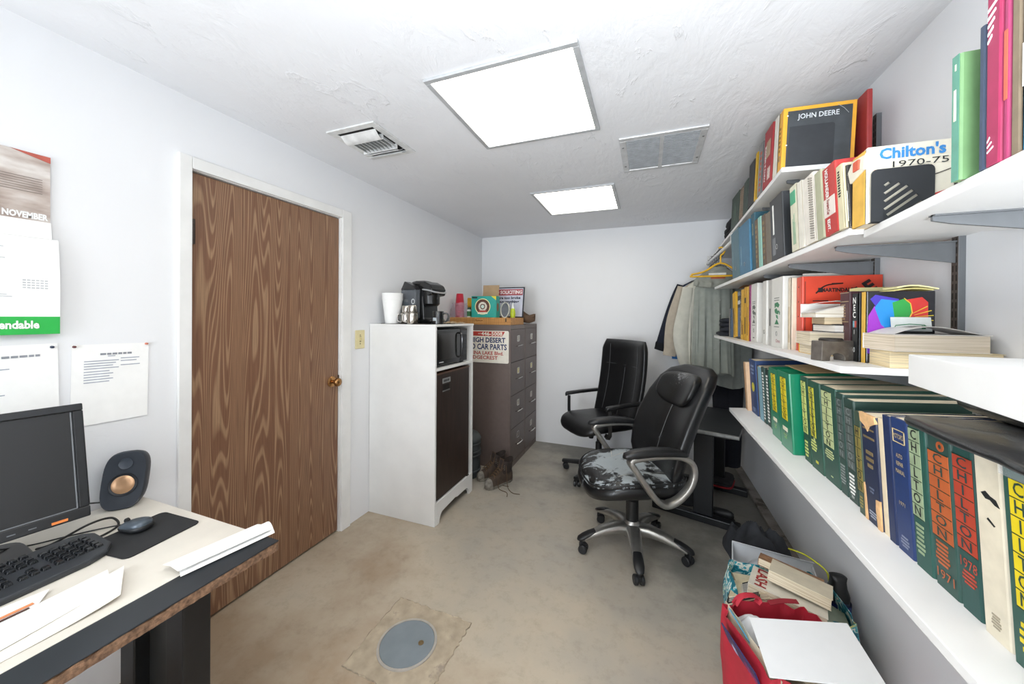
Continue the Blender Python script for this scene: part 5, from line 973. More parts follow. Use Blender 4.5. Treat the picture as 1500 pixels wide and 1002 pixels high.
# orange catalogue binder, front cover towards the camera
ob = book('orange catalogue binder with black arched logo facing the room', 1.765, 1.825, .578, S2, .30, 0, M('#d0432a', .38, var=.06), .25, 'binder', None, 'catalogue_binder')
t = ob['t']; fy = -t / 2 - .0006; UPZ = .024; K = M('#1a1413', .55)
def onface(o, pts, y, mat, nm): return MB().prism(pts, 'y', y, y + .0006).build(nm, mat, o)
MB().tube(smoothpath([(.045, fy, .232), (.062, fy, .252), (.085, fy, .265), (.13, fy, .27)], 6), .0028, 6).build('logo_arc', K, ob)
onface(ob, [(.095, .266), (.095, .272), (.13, .272), (.13, .268)], fy, K, 'logo_bar') ; txt('MARTINDALE', .02, (.112, fy, .244), MX, Z_, K, ob, 'brand_lettering', fitw=.1, bold=.0008); onface(ob, [(.052, .236), (.068, .236), (.068, .254), (.052, .254)], fy, K, 'logo_block')
txt('LE', .06, (.2, fy, .246), Vector((.8, 0, .6)), Vector((-.6, 0, .8)), K, ob, 'diagonal_lettering', bold=.003); 
for z, x1 in ((.2, .085), (.182, .06), (.16, .05)): onface(ob, [(.035, z), (x1, z), (x1, z + .004), (.035, z + .004)], fy, K, 'text_line')
onface(ob, [(.08, .15), (.2, .15), (.235, .165), (.18, .192), (.12, .19), (.1, .18)], fy, K, 'black_shape'); MB().box(.008, .012, fy, fy + .0006, .02, .28).build('cover_crease', M('#8f2e1d', .5), ob)
for z in (.26, .2, .14, .08, .03): MB().lathe([(0, 0), (.003, 0), (.003, .0006), (0, .0006)], n=10, T=Matrix.Translation((0, .005, z)) @ Matrix.Rotation(D(-90), 4, 'Y')).build('rivet', K, ob)
cb = thing('cardboard_sheet', 'pale cardboard sheet standing behind the orange binder', 'sheet', (.60, 1.862 - .03, S2)); box('sheet', M('#c9c5bd', .8, var=.06), cb, .0, .222, -.005, -.0022, 0, .318)
# stack of paperbacks in front of the orange binder: page edges face out
def lying(label, loc, sx, sy, th, rz, cov, pagec='#e8dcc4', curl=0, kind='soft', grp=None, spine='y1'):
    t = thing('paperback', label, 'book', loc, rz, grp); b = .0012 if kind == 'soft' else .003
    pm = mat_pages('page_edges_' + pagec, pagec, '#b9ab90' if pagec != '#f2efe8' else '#d5d0c6', 2); cm = M(cov, .5, var=.06)
    def top(x, y, z): return z + curl * max(0, (-x / sx * 1.0 + .5)) ** 2 * (z / th)
    mb = MB(); mb.surf(lambda a, c: (-sx / 2 + sx * a, -sy / 2 + sy * c, top(-sx / 2 + sx * a, 0, th)), 12, 2).build('front_cover', cm, t, solid=b, smooth=50)
    box('back_cover', cm, t, -sx / 2, sx / 2, -sy / 2, sy / 2, 0, b)
    rings = [[(x, -sy / 2 + .002, b), (x, sy / 2 - .001, b), (x, sy / 2 - .001, top(x, 0, th) - b), (x, -sy / 2 + .002, top(x, 0, th) - b)] for x in [-sx / 2 + .002 + (sx - .005) * k / 12 for k in range(13)]]
    MB().loft(rings).build('pages', pm, t); box('spine', cm, t, -sx / 2, sx / 2, sy / 2 - .001, sy / 2 + .0005, 0, th) if spine == 'y1' else box('spine', cm, t, sx / 2 - .001, sx / 2 + .0005, -sy / 2, sy / 2, 0, th); return t
GS = None
lying('bottom paperback with yellow spine in the stack before the orange binder', (.66, 1.658, S2), .2, .15, .036, 2, '#d9ad2a'); 
lying('thick cream paperback second from bottom, before the orange binder', (.652, 1.66, S2 + .0365), .21, .155, .046, -3, '#d8d0c6')
lying('white-paged book with dark cover, third up before the orange binder', (.69, 1.662, S2 + .083), .17, .14, .028, 6, '#23262e', '#f2efe8', 0, 'hard')
lying('tan paperback fourth up in the stack before the orange binder', (.684, 1.665, S2 + .1115), .175, .145, .024, -6, '#c3a67a', '#d8c3a0', .004)
pt = lying('topmost thick paperback with curled printed cover, before orange binder', (.662, 1.66, S2 + .137), .2, .15, .052, -2, '#dddcd8', '#e9e4da', -.035)
bx = MB().surf(lambda a, c: (-.09 + .16 * a, -.04 + .09 * c, .054 - .005 + .02 * a * (1 - a) * 2), 8, 3).build('curled_cover', M('#dcdcd8', .7, var=.04), pt, solid=.001, smooth=50); MB().box(-.02, .04, -.02, .0, .0605, .0615).build('cover_print', M('#77807c', .7, var=.4, scale=200), pt)
md = book('maroon clothbound dictionary with gold rules on the spine', 1.552, 1.617, .64, S2, .225, 0, '#4f3036', .185, 'hard', None, 'dictionary'); 
for z in (.22, .19, .12): MB().box(-.001, 0, -.45 * md['t'], .45 * md['t'], z, z + .0022).build('gold_rule', M('#c3b08a', .4, .4), md)
bars(md, .56, .82, 6, M('#9a8268', .5, .3), .1, .55); bars(md, .38, .42, 1, M('#9a8268', .5, .3), .1, .4)
yn = thing('yellow_note_pad', 'pale yellow note pad lying on top of the maroon dictionary', 'note pad', (.735, 1.582, S2 + .2255)); box('sheets', M('#e6dfa0', .7, var=.04), yn, -.07, .055, -.028, .03, 0, .012)
nb = book('black guide with white stacked letters on spine beside dictionary', 1.402, 1.440, .60, S2, .21, 0, '#15181a', .17, 'soft', None, 'handbook'); txt('N\nE\nC', .026, (-.0009, 0, .165), NYv, Z_, WHT, nb, lines=.85, bold=.0006, fitw=.017); txt('I', .02, (-.0009, 0, .09), NYv, Z_, WHT, nb, 'lettering'); txt('0', .022, (-.0009, 0, .035), NYv, Z_, WHT, nb, 'lettering'); MB().box(-.0009, 0, 0, .009, .105, .125).build('blue_patch', M('#6fa6b5', .5), nb); MB().box(-.0009, 0, -.009, 0, .105, .125).build('red_patch', M('#b3473c', .5), nb)
lb = book('glossy rainbow laser-beam cover book facing the room', 1.377, 1.399, .607, S2, .212, 0, M('#17161d', .25, coat=.3), .153, 'soft', None, 'cover_art_book'); fy = -lb['t'] / 2 - .0005
band(lb, 0, 1, M('#dcb04c', .5), 0, .95, 'yellow_spine')
def face2(pts, c, nm, k): MB().prism(pts, 'y', fy - .0002 * k, fy + .0003).build(nm, M(c, .3, var=.15, scale=12), lb)
face2([(.004, .03), (.06, .012), (.07, .075), (.055, .12), (.004, .115)], '#5a2a9a', 'violet_patch', 1); face2([(.004, .085), (.045, .07), (.06, .1), (.02, .17), (.006, .14)], '#a03ac0', 'magenta_patch', 2); face2([(.01, .19), (.022, .203), (.075, .19), (.06, .11), (.04, .14)], '#4a3ab0', 'indigo_patch', 1.5)
face2([(.02, .165), (.035, .19), (.07, .185), (.068, .13), (.05, .1), (.035, .115)], '#2c8fd8', 'blue_patch', 3); face2([(.06, .18), (.085, .19), (.1, .175), (.102, .15), (.09, .12), (.068, .11)], '#35a04a', 'green_patch', 4); face2([(.078, .185), (.125, .195), (.138, .18), (.138, .12), (.1, .1), (.096, .13), (.103, .155)], '#d83a34', 'red_patch', 3.5)
mb = MB()
for k in range(6): a = D(38 - 15 * k); x, z = .088, .135; dx_, dz_ = math.cos(a), math.sin(a); mb.prism([(x + dx_ * .022 - dz_ * .0005, z + dz_ * .022 + dx_ * .0005), (x + dx_ * .062 - dz_ * .0012, z + dz_ * .055 + dx_ * .0012), (x + dx_ * .062 + dz_ * .0012, z + dz_ * .055 - dx_ * .0012), (x + dx_ * .022 + dz_ * .0005, z + dz_ * .022 - dx_ * .0005)], 'y', fy - .0012, fy)
mb.build('yellow_rays', M('#e3c93a', .3), lb); mb = MB(); mb.tube([(x, fy - .0008, z) for x, z in ((.07, .112), (.092, .12), (.104, .15), (.1, .177), (.086, .192))], .0012, 5).build('yellow_curve', M('#e3c93a', .3), lb)
yp = thing('yellow_paper_bundle', 'bundle of pale yellow folded papers on top of the rainbow book', 'paper', (.715, 1.41, S2 + .2125), 5); MB().surf(lambda a, c: (-.05 + .09 * a, -.035 + .06 * c, .002 + .006 * math.sin(a * 3)), 6, 3).build('sheet', M('#dfd58a', .7), yp, solid=.003); MB().surf(lambda a, c: (-.04 + .095 * a, -.03 + .06 * c, .011 + .006 * math.sin(a * 4)), 6, 3).build('sheet', M('#e8e2ae', .7), yp, solid=.004)
cd = thing('small_card', 'small white card with a green mark leaning on the rainbow book', 'card', (.695, 1.352, S2 + .098), rot=(D(-10), 0, D(-3))); box('card', M('#cdd2cf', .6), cd, -.04, .045, 0, .001, 0, .04); mb = MB(); mb.tube([(-.034, -.0005, .008), (-.03, -.0005, .016), (.0, -.0005, .02), (.03, -.0005, .018), (.036, -.0005, .01)], .0012, 5).box(.024, .032, -.0006, 0, .006, .016).box(-.01, .012, -.0006, 0, .008, .012); mb.build('green_mark', M('#3f7f5a', .6), cd)
l1 = lying('lower thick paperback lying on the second shelf beside the iron cap', (.72, 1.327, S2), .215, .13, .045, -3, '#d9c79a', '#e6d2a8', 0); l2 = lying('upper thick paperback with barcode on its curled cover', (.705, 1.325, S2 + .0455), .195, .13, .045, 4, '#d8d4cf', '#ddd0c0', 0)
MB().surf(lambda a, c: (-.09 + .2 * a, -.05 + .1 * c, .046 + .026 * math.sin(PI * min(1, a * 1.1)) * (1 - .5 * a)), 14, 3).build('curled_cover', M('#dad6d2', .6, var=.03), l2, solid=.001, smooth=50); cvz = lambda x: .0475 + .026 * math.sin(PI * min(1, (x + .09) / .2 * 1.1)) * (1 - .5 * (x + .09) / .2)
mb = MB()
for k in range(9): x = -.04 + .0065 * k; q = x + .003 + .002 * (k % 2); mb.add([(x, -.03, cvz(x)), (q, -.03, cvz(q)), (q, .0, cvz(q)), (x, .0, cvz(x))], [(0, 1, 2, 3)])
mb.build('barcode', M('#4a4a4a', .7), l2)['kind'] = 'stuff'
ic = thing('bearing_cap', 'grey cast-iron bearing cap with arched notch on shelf edge', 'bearing cap', (.556, 1.44, S2), 23)
pr = [(-.068, 0), (-.04, 0)] + [(-.016 - .024 * math.cos(D(q)), .024 * math.sin(D(q)) ** .6) for q in (15, 35, 60, 90, 120, 145, 165)] + [(.008, 0), (.068, 0), (.066, .062), (-.066, .062)]
MB().prism(pr, 'y', -.03, .01).build('body', M('#6b655f', .5, .6, var=.3, scale=30, bump=.3, wear='#8f8a84', wearamt=.1), ic, bevel=.002); MB().lathe([(.014, .06), (.03, .06), (.031, .066), (.027, .07), (.014, .07)], (-.01, .0, 0), 26, False).build('ring', M('#3f3b38', .5, .6), ic, smooth=40)
def roll(name, label, loc, sx, sy, h, mat, n, rz, cat='cloth'):
    t = thing(name, label, cat, loc, rz)
    for i in range(n): s = 1 - .06 * i; MB().sq((.004 * math.sin(i * 2), .01 * math.cos(i * 3), h / n * (i + .5)), (sx * s, sy * s, h / n * .62), .5, .7, 36, 10, fn=lambda p: (p[0] + .012 * mnoise.noise((p[1] * 20, p[2] * 30, i)), p[1] + .012 * mnoise.noise((p[0] * 20, p[2] * 30, i + 5)), max(0, p[2] + .008 * mnoise.noise((p[0] * 25, p[1] * 18, i))))).build('fold', mat, t, smooth=70)
    return t
NC = M('#1d2028', .9, var=.25, bump=.15, bscale=400)
roll('folded_sweater', 'dark navy clothes folded at the far end of the second shelf', (.60, 3.09, S2), .105, .10, .13, NC, 4, 0)
tf = thing('brown_paper', 'brown paper sheet lying over the yellow repair guides', 'paper', (.66, 2.56, S2 + .3215)); MB().surf(lambda a, c: (-.11 + .22 * a, -.1 + .26 * c, .002 + .02 * a + .012 * math.sin(c * 3)), 6, 6).build('sheet', M('#8a6444', .8), tf, solid=.001)

# third shelf
G3 = 'upright books on the third shelf'
b = book('teal worn binder leaning at the far end of the third shelf', 2.435, 2.635, .50, S3, .285, 6, M('#3f6673', .45, var=.12, wear='#6d868a', wearamt=-.1), .27, 'binder', G3, 'ring_binder'); bars(b, .2, .8, 1, M('#7f9499', .6), .3, .05, True)
b = book('large blue binder second from the far end, third shelf', 2.195, 2.42, .497, S3, .276, 0, M('#2f6a8a', .45, var=.1), .27, 'binder', G3, 'ring_binder'); bars(b, .2, .8, 1, M('#7f9aa8', .6), .3, .06, True)
b = book('dark teal manual right of the large blue binder', 2.125, 2.19, .505, S3, .29, 0, '#22505f', .24, 'hard', G3); spinetext(b, 'MOTOR', .02, .72, M('#b9b48f', .5), 0, .06)
b = book('brown manual left of the mint green one, third shelf', 2.058, 2.106, .50, S3, .24, 0, '#5d4a36', .22, 'hard', G3); bars(b, .1, .9, 8, M('#8f7a55', .6), 0, .5)
b = book('slim mint green manual between brown manuals', 2.0, 2.052, .50, S3, .239, 0, '#86b5a8', .22, 'hard', G3)
b = book('brown manual right of the mint green one, third shelf', 1.934, 1.992, .50, S3, .232, 0, '#574636', .22, 'hard', G3); bars(b, .1, .9, 7, M('#83704f', .6), 0, .5)
b = book('grey-brown manual touching the black binder with white strip', 1.866, 1.93, .50, S3, .224, 0, '#6b6153', .22, 'hard', G3)
b = book('black ring binder with a tall white label strip, third shelf', 1.70, 1.852, .497, S3, .256, 3, M('#1f2226', .4, var=.08), .27, 'binder', None, 'ring_binder'); band(b, .42, .9, WHT, .22, .1, 'white_strip'); band(b, .08, .36, M('#44484c', .3, coat=.4), .2, .25, 'label_sleeve')
b = book('cream booklet with a green patch leaning by the black binder', 1.545, 1.61, .495, S3, .236, 5, '#d0cdb6', .21, 'soft', G3, wear='#b9b69c'); band(b, .72, .92, M('#3f9a74', .5), .05, .75, 'green_patch'); bars(b, .1, .6, 5, M('#8fa58c', .7), 0, .4, True)
b = book('thin white booklet left of the spiral-bound manual', 1.50, 1.543, .495, S3, .23, 4.5, '#d8d4c8', .21, 'soft', G3)
b = book('white spiral-bound manual on the third shelf', 1.405, 1.487, .495, S3, .222, 7, '#dcd6cc', .21, 'soft', G3)
mb = MB()
for k in range(26): z = .012 + k * .0077; mb.tube([(-.004 + .005 * math.cos(a), -.028 + .0055 * math.sin(a), z) for a in [2 * PI * q / 8 for q in range(8)]], .0012, 5, True)
mb.build('spiral_binding', M('#8b857b', .5, .4), b)
b = book('thick faded grey-green book beside the red handbook', 1.348, 1.397, .495, S3, .21, 9, '#a3a489', .2, 'hard', G3, wear='#8a8a70')
b = book('red handbook with white vertical lettering, third shelf', 1.262, 1.342, .495, S3, .2, 9.5, '#b02f2b', .2, 'hard', None, 'handbook'); spinetext(b, 'HOLLANDER', .026, .755, WHT, .14, .085); band(b, .27, .54, M('#d9cfc6', .6, var=.06), .05, .85, 'white_panel'); spinetext(b, 'Foreign Car', .024, .405, M('#8f2f2b', .6), .12, .044); spinetext(b, 'EDIT.', .022, .14, WHT, .12, .034)
b = book('cream book with a black column of spine print beside red handbook', 1.225, 1.26, .495, S3, .178, 9.5, '#cfc6a4', .19, 'soft', G3); bars(b, .5, .92, 10, BKI, .05, .4)
b = book('narrow black book squeezed left of the thick yellow volume', 1.212, 1.222, .50, S3, .168, 9, '#2a2726', .19, 'soft', G3); bars(b, .1, .85, 1, WHT, 0, .4, True)
cv = book('thick yellow manual with torn white top and blue titled cover', 1.142, 1.206, .50, S3 - .009, .182, 0, M('#d6a94a', .7, var=.14, wear='#c98f5c', wearamt=-.15), .205, 'soft', None, 'repair_manual')
fy = -cv['t'] / 2 - .0006; TW = M('#d9d2c0', .7, var=.12, scale=14); box('white_cover', TW, cv, .001, .2, fy - .0002, fy + .0005, .0, .184)
MB().loft([[(-.004, cv['t'] / 2 + .002, .12), (.2, cv['t'] / 2 + .002, .13), (.2, -cv['t'] / 2 - .0015, .13), (-.004, -cv['t'] / 2 - .0015, .135)], [(-.008, cv['t'] / 2 + .004, .15), (.2, cv['t'] / 2 + .002, .15), (.2, -cv['t'] / 2 - .0015, .15), (-.003, -cv['t'] / 2 - .0015, .16)], [(.0, cv['t'] / 2, .178), (.2, cv['t'] / 2, .182), (.2, -cv['t'] / 2, .186), (.004, -cv['t'] / 2, .188)]]).build('torn_wrapper', TW, cv, bevel=.002)
box('red_patch', M('#c4573f', .7), cv, -.0085, -.004, -.016, .008, .142, .166)
fy2 = -cv['t'] / 2 - .0024; BLU2 = M('#2f7fc0', .5, var=.1); txt("Chilton's", .036, (.085, fy2, .165), MX, Z_, BLU2, cv, 'title', fitw=.12, bold=.0012); txt('1970-75', .021, (.098, fy2, .138), MX, Z_, BKI, cv, 'handwritten_years', fitw=.1); txt('REPAIR MANUAL', .014, (.07, fy2, .124), MX, Z_, M('#c4574a', .6), cv, 'subtitle', fitw=.11)
mb = MB(); mb.tube([(.155, fy2, .182), (.17, fy2, .14), (.176, fy2, .11), (.182, fy2, .085)], .0009, 5).tube([(.162, fy2, .07), (.164, fy2, .135)], .003, 5).tube([(.125, fy2, .105), (.165, fy2, .12)], .001, 5).build('crane_drawing', M('#2f2422', .6), cv); MB().prism([(.12, .035), (.2, .058), (.2, .09), (.16, .072), (.12, .06)], 'y', fy2, fy2 + .0004).build('red_machine', M('#b8382e', .6), cv)
be = thing('bookend', 'black metal bookend with slanted slots before the yellow manual', 'bookend', (.505, 1.128, S3R))
bw, bh = .115, .128; mb = MB(); pl_ = []
def slotrow():   # plate with slanted slots cut as real holes, made of strips between the slots
    import mathutils
    outer = arc(bw - .012, bh - .012, .012, 0, 90, 4) + arc(.012, bh - .012, .012, 90, 180, 4) + [(0, 0), (bw, 0)]
    bm = bmesh.new(); ov_ = [bm.verts.new((x, 0, z)) for x, z in outer]; ed = [bm.edges.new((ov_[i], ov_[(i + 1) % len(ov_)])) for i in range(len(ov_))]
    for (x, z, L) in ((.025, .087, .012), (.025, .068, .036), (.025, .049, .054), (.025, .03, .066), (.03, .016, .07), (.062, .018, .04)):
        ux, uz = .78, .626; w_ = .0028; c_ = [(x - uz * w_, z + ux * w_), (x + uz * w_, z - ux * w_), (x + ux * L + uz * w_, z + uz * L - ux * w_), (x + ux * L - uz * w_, z + uz * L + ux * w_)]
        hv = [bm.verts.new((p, 0, q)) for p, q in c_]; ed += [bm.edges.new((hv[i], hv[(i + 1) % 4])) for i in range(4)]
    bmesh.ops.triangle_fill(bm, use_beauty=True, edges=ed); me = bpy.data.meshes.new('plate'); bm.to_mesh(me); bm.free(); me.materials.append(M('#2a2c2f', .5, .3, var=.06)); o = bpy.data.objects.new('plate', me); COL.objects.link(o); o.parent = be; md = o.modifiers.new('solid', 'SOLIDIFY'); md.thickness = .0016
slotrow(); box('foot', M('#2a2c2f', .5, .3, var=.06), be, 0, bw, .0, .013, 0, .0012)
# upper right shelf
G5 = 'tall books on the upper right shelf'
b = book('green clothbound manual with pale vertical title, first on upper right shelf', .829, .846, .485, S3R, .212, 0, '#688c5f', .2, 'hard', G5); band(b, 0, 1, M('#58917f', .5), 0, .92, 'teal_spine', .0005); bars(b, .48, .86, 1, CRE, .05, .5, True); band(b, .88, .93, CRE, 0, .2)
b = book('slim dark navy book between green and magenta books', .783, .797, .487, S3R, .225, 0, '#37445a', .2, 'hard', G5)
b = book('magenta book with white slanted print and blue corner', .753, .781, .485, S3R, .285, 0, '#982850', .21, 'hard', G5, wear='#a84062'); mb = MB(); [mb.prism([(.009, .235 - .012 * k), (-.006 + .002 * k, .243 - .012 * k), (-.006 + .002 * k, .247 - .012 * k), (.009, .239 - .012 * k)], 'x', -.0009, 0) for k in range(5)]; [mb.prism([(.008, .02 + .008 * k), (-.002 + .003 * k, .026 + .008 * k), (-.002 + .003 * k, .028 + .008 * k), (.008, .022 + .008 * k)], 'x', -.0009, 0) for k in range(3)]; mb.build('white_print', WHT, b); MB().prism([(.012, .262), (-.006, .27), (-.006, .285), (.012, .285)], 'x', -.0009, 0).build('blue_corner', M('#3550a8', .5), b)
b = book('second magenta book with an orange-red streak', .742, .752, .486, S3R, .29, 0, '#9c3560', .21, 'hard', G5); band(b, .3, .65, M('#d0604a', .5), 0, .6, 'orange_streak')
b = book('frayed brown clothbound book near right frame edge', .723, .741, .486, S3R, .3, 0, M('#7d6f5c', .8, var=.15, bump=.4, bscale=60), .21, 'hard', G5)
b = book('sky blue and white book cut off by the right frame edge', .69, .722, .485, S3R, .3, 0, '#3fa0d0', .21, 'soft', G5); band(b, .3, .5, WHT, 0, .9); band(b, .8, .9, WHT, 0, .9)
# top shelf
G4 = 'books on the topmost shelf'
b = book('thick dark green book at the far end of the top shelf', 2.60, 2.815, .52, S4, .21, 0, '#263a2c', .24, 'hard', G4); bars(b, .2, .8, 2, M('#46584a', .6), 0, .3, True)
for (y0, y1, l) in ((2.512, 2.556, 'brown spiral-edged booklet left of the second dark green book'), (2.465, 2.509, 'brown spiral-edged booklet nearer the black book, top shelf')):
    b = book(l, y0, y1, .515, S4, .192, 0, '#5a4332', .22, 'soft', G4); bars(b, .05, .95, 14, M('#a3907a', .6), 0, .6)
b = book('dark green book left of the tall black one, top shelf', 2.345, 2.44, .51, S4, .19, -4, '#2b3d34', .22, 'hard', G4)
b = book('black speckled book left of the yellow one, top shelf', 2.175, 2.285, .50, S4, .23, -5, M('#1d1d1e', .5, var=.3, scale=60), .22, 'hard', G4)
b = book('slim bright yellow manual on the topmost shelf', 2.112, 2.150, .497, S4, .238, -8, '#cfa31e', .22, 'soft', G4)
b = book('grey manual with orange upright print, top shelf', 2.02, 2.088, .496, S4, .25, -8, '#7c7c7c', .22, 'soft', G4); bars(b, .05, .85, 8, M('#b5522c', .6), -.1, .35)
b = book('red manual with white upright title and taped label, top shelf', 1.865, 1.985, .493, S4, .262, -9, '#97242a', .23, 'hard', G4); spinetext(b, 'PARTS & SERVICE', .024, .42, WHT, .22, .16, False); band(b, .5, .78, M('#a08a72', .6, var=.15), -.05, .45, 'tape_label'); band(b, .1, .3, M('#c9b9b0', .6, var=.5, scale=200), -.2, .3, 'barcode_label')
b = book('bundle of white ragged pages beside the yellow-edged binder', 1.775, 1.83, .49, S4, .248, -8, '#d6d0c4', .22, 'soft', G4)
jd = book('yellow-edged black ring binder with white title, top shelf end', 1.715, 1.762, .488, S4, .236, -5, M('#dca02e', .4, var=.06), .228, 'binder', None, 'ring_binder'); fy = -jd['t'] / 2 - .0008
bars(jd, .3, .75, 6, M('#6b4a12', .6), .1, .3)
MB().box(.014, .216, fy, fy + .0008, .0, .222).build('black_cover', M('#3b3f42', .35, var=.25, scale=20), jd); MB().prism([(.016, .001), (.165, .001)] + arc(.155, .151, .01, 0, 90, 4) + [(.022, .161)], 'y', fy - .0005, fy).build('dark_panel', M('#292c30', .5), jd); txt('JOHN DEERE', .027, (.112, fy - .0007, .196), MX, Z_, M('#d3d8db', .5), jd, 'title', fitw=.13, bold=.0003)
mb = MB(); mb.tube([(.17, fy - .0004, .227), (.19, fy - .0004, .21), (.205, fy - .0004, .19)], .0008, 4).build('sleeve_crease', M('#9aa0a3', .4), jd); mb = MB(); [mb.lathe([(0, 0), (.003, 0), (0, .002)], n=8, T=Matrix.Translation((.014, fy, z)) @ Matrix.Rotation(D(90), 4, 'X')) for z in (.205, .09)]; mb.build('rivet', WHT, jd)
rb = thing('red_folder', 'dark red folder standing behind the yellow-edged binder at wall', 'folder', (.74, 1.735, S4)); box('folder', M('#97302f', .5, var=.06), rb, 0, .017, -.05, .06, 0, .245, bevel=.004)
roll('folded_jacket', 'black jacket folded at the far end of the top shelf', (.66, 3.2, S4), .1, .26, .17, M('#16171b', .9, var=.25), 4, 0)
# ------------------------------------------------------------------ bags and bits on the floor at the right
def bag(name, label, loc, sx, sy, h, mat, rz=0, seed=0, n=56, nz=14, lean=0, open_=True, th=.002, part='bag_shell'):
    t = thing(name, label, 'bag', loc, rz); rings = []
    for k in range(nz + 1):
        v = k / nz; ring = []
        for i in range(n):
            a = 2 * PI * i / n; cx, cy = math.copysign(abs(math.cos(a)) ** .35, math.cos(a)), math.copysign(abs(math.sin(a)) ** .35, math.sin(a))
            q = .012 * mnoise.noise((math.cos(a) * 3, math.sin(a) * 3, v * 3 + seed)) * (.4 + 1.6 * v); bul = 1 + .05 * math.sin(PI * v)
            ring.append((cx * sx / 2 * bul + q * cx + lean * v, cy * sy / 2 * bul + q * cy, h * v + (.02 * mnoise.noise((math.cos(a) * 2, math.sin(a) * 2, seed + 9)) * v ** 2)))
        rings.append(ring)
    MB().loft([[(p[0] * .9, p[1] * .9, .002) for p in rings[0]]] + rings, False).build(part, mat, t, smooth=60, solid=th)
    MB().prism([(p[0], p[1]) for p in rings[0]], 'z', 0, .003).build('bag_base', mat, t); return t
RBM = M('#b8283a', .6, var=.06, bump=.1, bscale=300)
rbg = bag('red_shopping_bag', 'red woven shopping bag full of papers at the right front', (.462, 1.475, 0), .31, .33, .315, RBM, 18, 2.0)
# pale lining strip and straps
mb = MB(); mb.surf(lambda a, b: (-.142 + .012 * b + .006 * mnoise.noise((a * 5, b, 1)), -.15 + .31 * a, .22 + .1 * b), 10, 4); mb.build('pale_lining', M('#d8cdb6', .8, var=.1), rbg, smooth=60, solid=.001)
mb = MB(); mb.tube(smoothpath([(-.10, .155, .31), (-.07, .165, .335), (-.03, .16, .345), (-.01, .155, .335), (-.02, .15, .322)], 5), .002, 6, ry=.014, upv=(0, 0, 1)); mb.build('handle_strap', RBM, rbg, smooth=60); mb = MB(); mb.tube(smoothpath([(.03, .16, .318), (.08, .158, .33), (.13, .15, .335)], 5), .002, 6, ry=.013, upv=(0, 0, 1)); mb.build('handle_strap', M('#8f1f2c', .6), rbg, smooth=60)
mb = MB(); mb.surf(lambda a, b: (-.1 + .24 * a, -.172 - .004 * mnoise.noise((a * 5, b * 4, 3)), .17 + .12 * b), 12, 5); mb.build('printed_panel', M('#c9706c', .6, var=.5, scale=40), rbg, smooth=60, solid=.001)
nv = thing('navy_booklet', 'navy booklet with white and red print slid in the red bag', 'booklet', (.338, 1.42, .185), rot=(D(-6), D(-22), D(18)))
box('cover', M('#242a63', .4, var=.1), nv, -.004, 0, -.11, .1, 0, .12); mb = MB(); [mb.box(-.0048, -.004, -.1 + .02 * k, -.09 + .02 * k, .02, .09) for k in range(4)]; mb.build('red_letters', M('#a33a6c', .5), nv); mb = MB(); mb.lathe([(0, 0), (.02, 0), (.008, .0008), (0, .0008)], n=10, T=Matrix.Translation((-.004, .05, .06)) @ Matrix.Rotation(D(-90), 4, 'Y')); mb.build('white_star', M('#b9bfe0', .5), nv)
cyb = thing('cyan_leaflet', 'cyan leaflet poking up inside the red shopping bag', 'leaflet', (.352, 1.50, .245), rot=(D(0), D(-30), D(14))); box('sheet', M('#3aa0c8', .5, var=.15, scale=20), cyb, -.003, 0, -.06, .06, 0, .09)
t = heap('plastic_bag', 'crumpled pale translucent plastic bag inside the red bag', 'bag', (.385, 1.545, .25), .09, .055, .07, M('#d5d6d8', .25, var=.1, coat=.3, scale=9), 3.2, 0, 'film', 2, .7)
inn = thing('paper_stack', 'stack of cream papers filling the red shopping bag', 'paper', (.50, 1.46, .01), 18); box('sheets', mat_pages('cream_stack', '#e6dcc4', '#c8bb9c', 2), inn, -.08, .10, -.13, .11, 0, .29, bevel=.002)
wb = thing('white_board_sheet', 'large blank white board lying on top of the red bag', 'board', (.345, 1.487, .346), rot=(D(2), D(-13), D(0)))
MB().prism([(0, -.216), (.28, -.216), (.28, 0), (0, 0)], 'z', 0, .004).build('board', M('#eceef0', .5, var=.01), wb)
# teal reusable bag full of books, white box behind
tb_ = thing('teal_carrier_bag', 'teal patterned carrier bag stuffed with paperback books', 'bag', (.55, 1.835, 0), 4)
m, nt, bb = newmat('teal_floral_print'); v_ = coords(nt); n = N(nt, 'ShaderNodeTexNoise', Scale=22.0, Detail=3.0, Distortion=1.5); nt.links.new(v_, n.inputs['Vector'])
nt.links.new(ramp(nt, n.outputs[0], [(.38, lin('#1c6f80')), (.46, lin('#3aa3b5')), (.52, lin('#e3e6dc')), (.6, lin('#4fb0b8')), (.68, lin('#c9cf8a'))], 'CONSTANT'), bb.inputs['Base Color']); bb.inputs['Roughness'].default_value = .5
rings = []
for k in range(12):
    v = k / 11; rings.append([((.19 + .02 * math.sin(PI * v)) * math.copysign(abs(math.cos(a)) ** .35, math.cos(a)) + .02 * v * mnoise.noise((math.cos(a) * 3, math.sin(a) * 3, v * 2)), (.135 + .01 * v) * math.copysign(abs(math.sin(a)) ** .35, math.sin(a)), .255 * v + .03 * v * v * mnoise.noise((math.cos(a) * 2.5, math.sin(a) * 2.5, 7))) for a in [2 * PI * i / 64 for i in range(64)]])
MB().loft(rings, False).build('bag_shell', m, tb_, smooth=60, solid=.002); MB().box(-.18, .18, -.125, .125, 0, .004).build('bag_base', m, tb_)
fill = thing('book_pile', 'lower layer of books filling the teal carrier bag', 'book', (.55, 1.835, .005), 4); box('pages', mat_pages('cream_pile', '#e3d8c0', '#b9aa8a', 2), fill, -.165, .165, -.115, .11, 0, .215); box('top_cover', M('#cfc3a6', .6), fill, -.166, .166, -.116, .111, .215, .217)
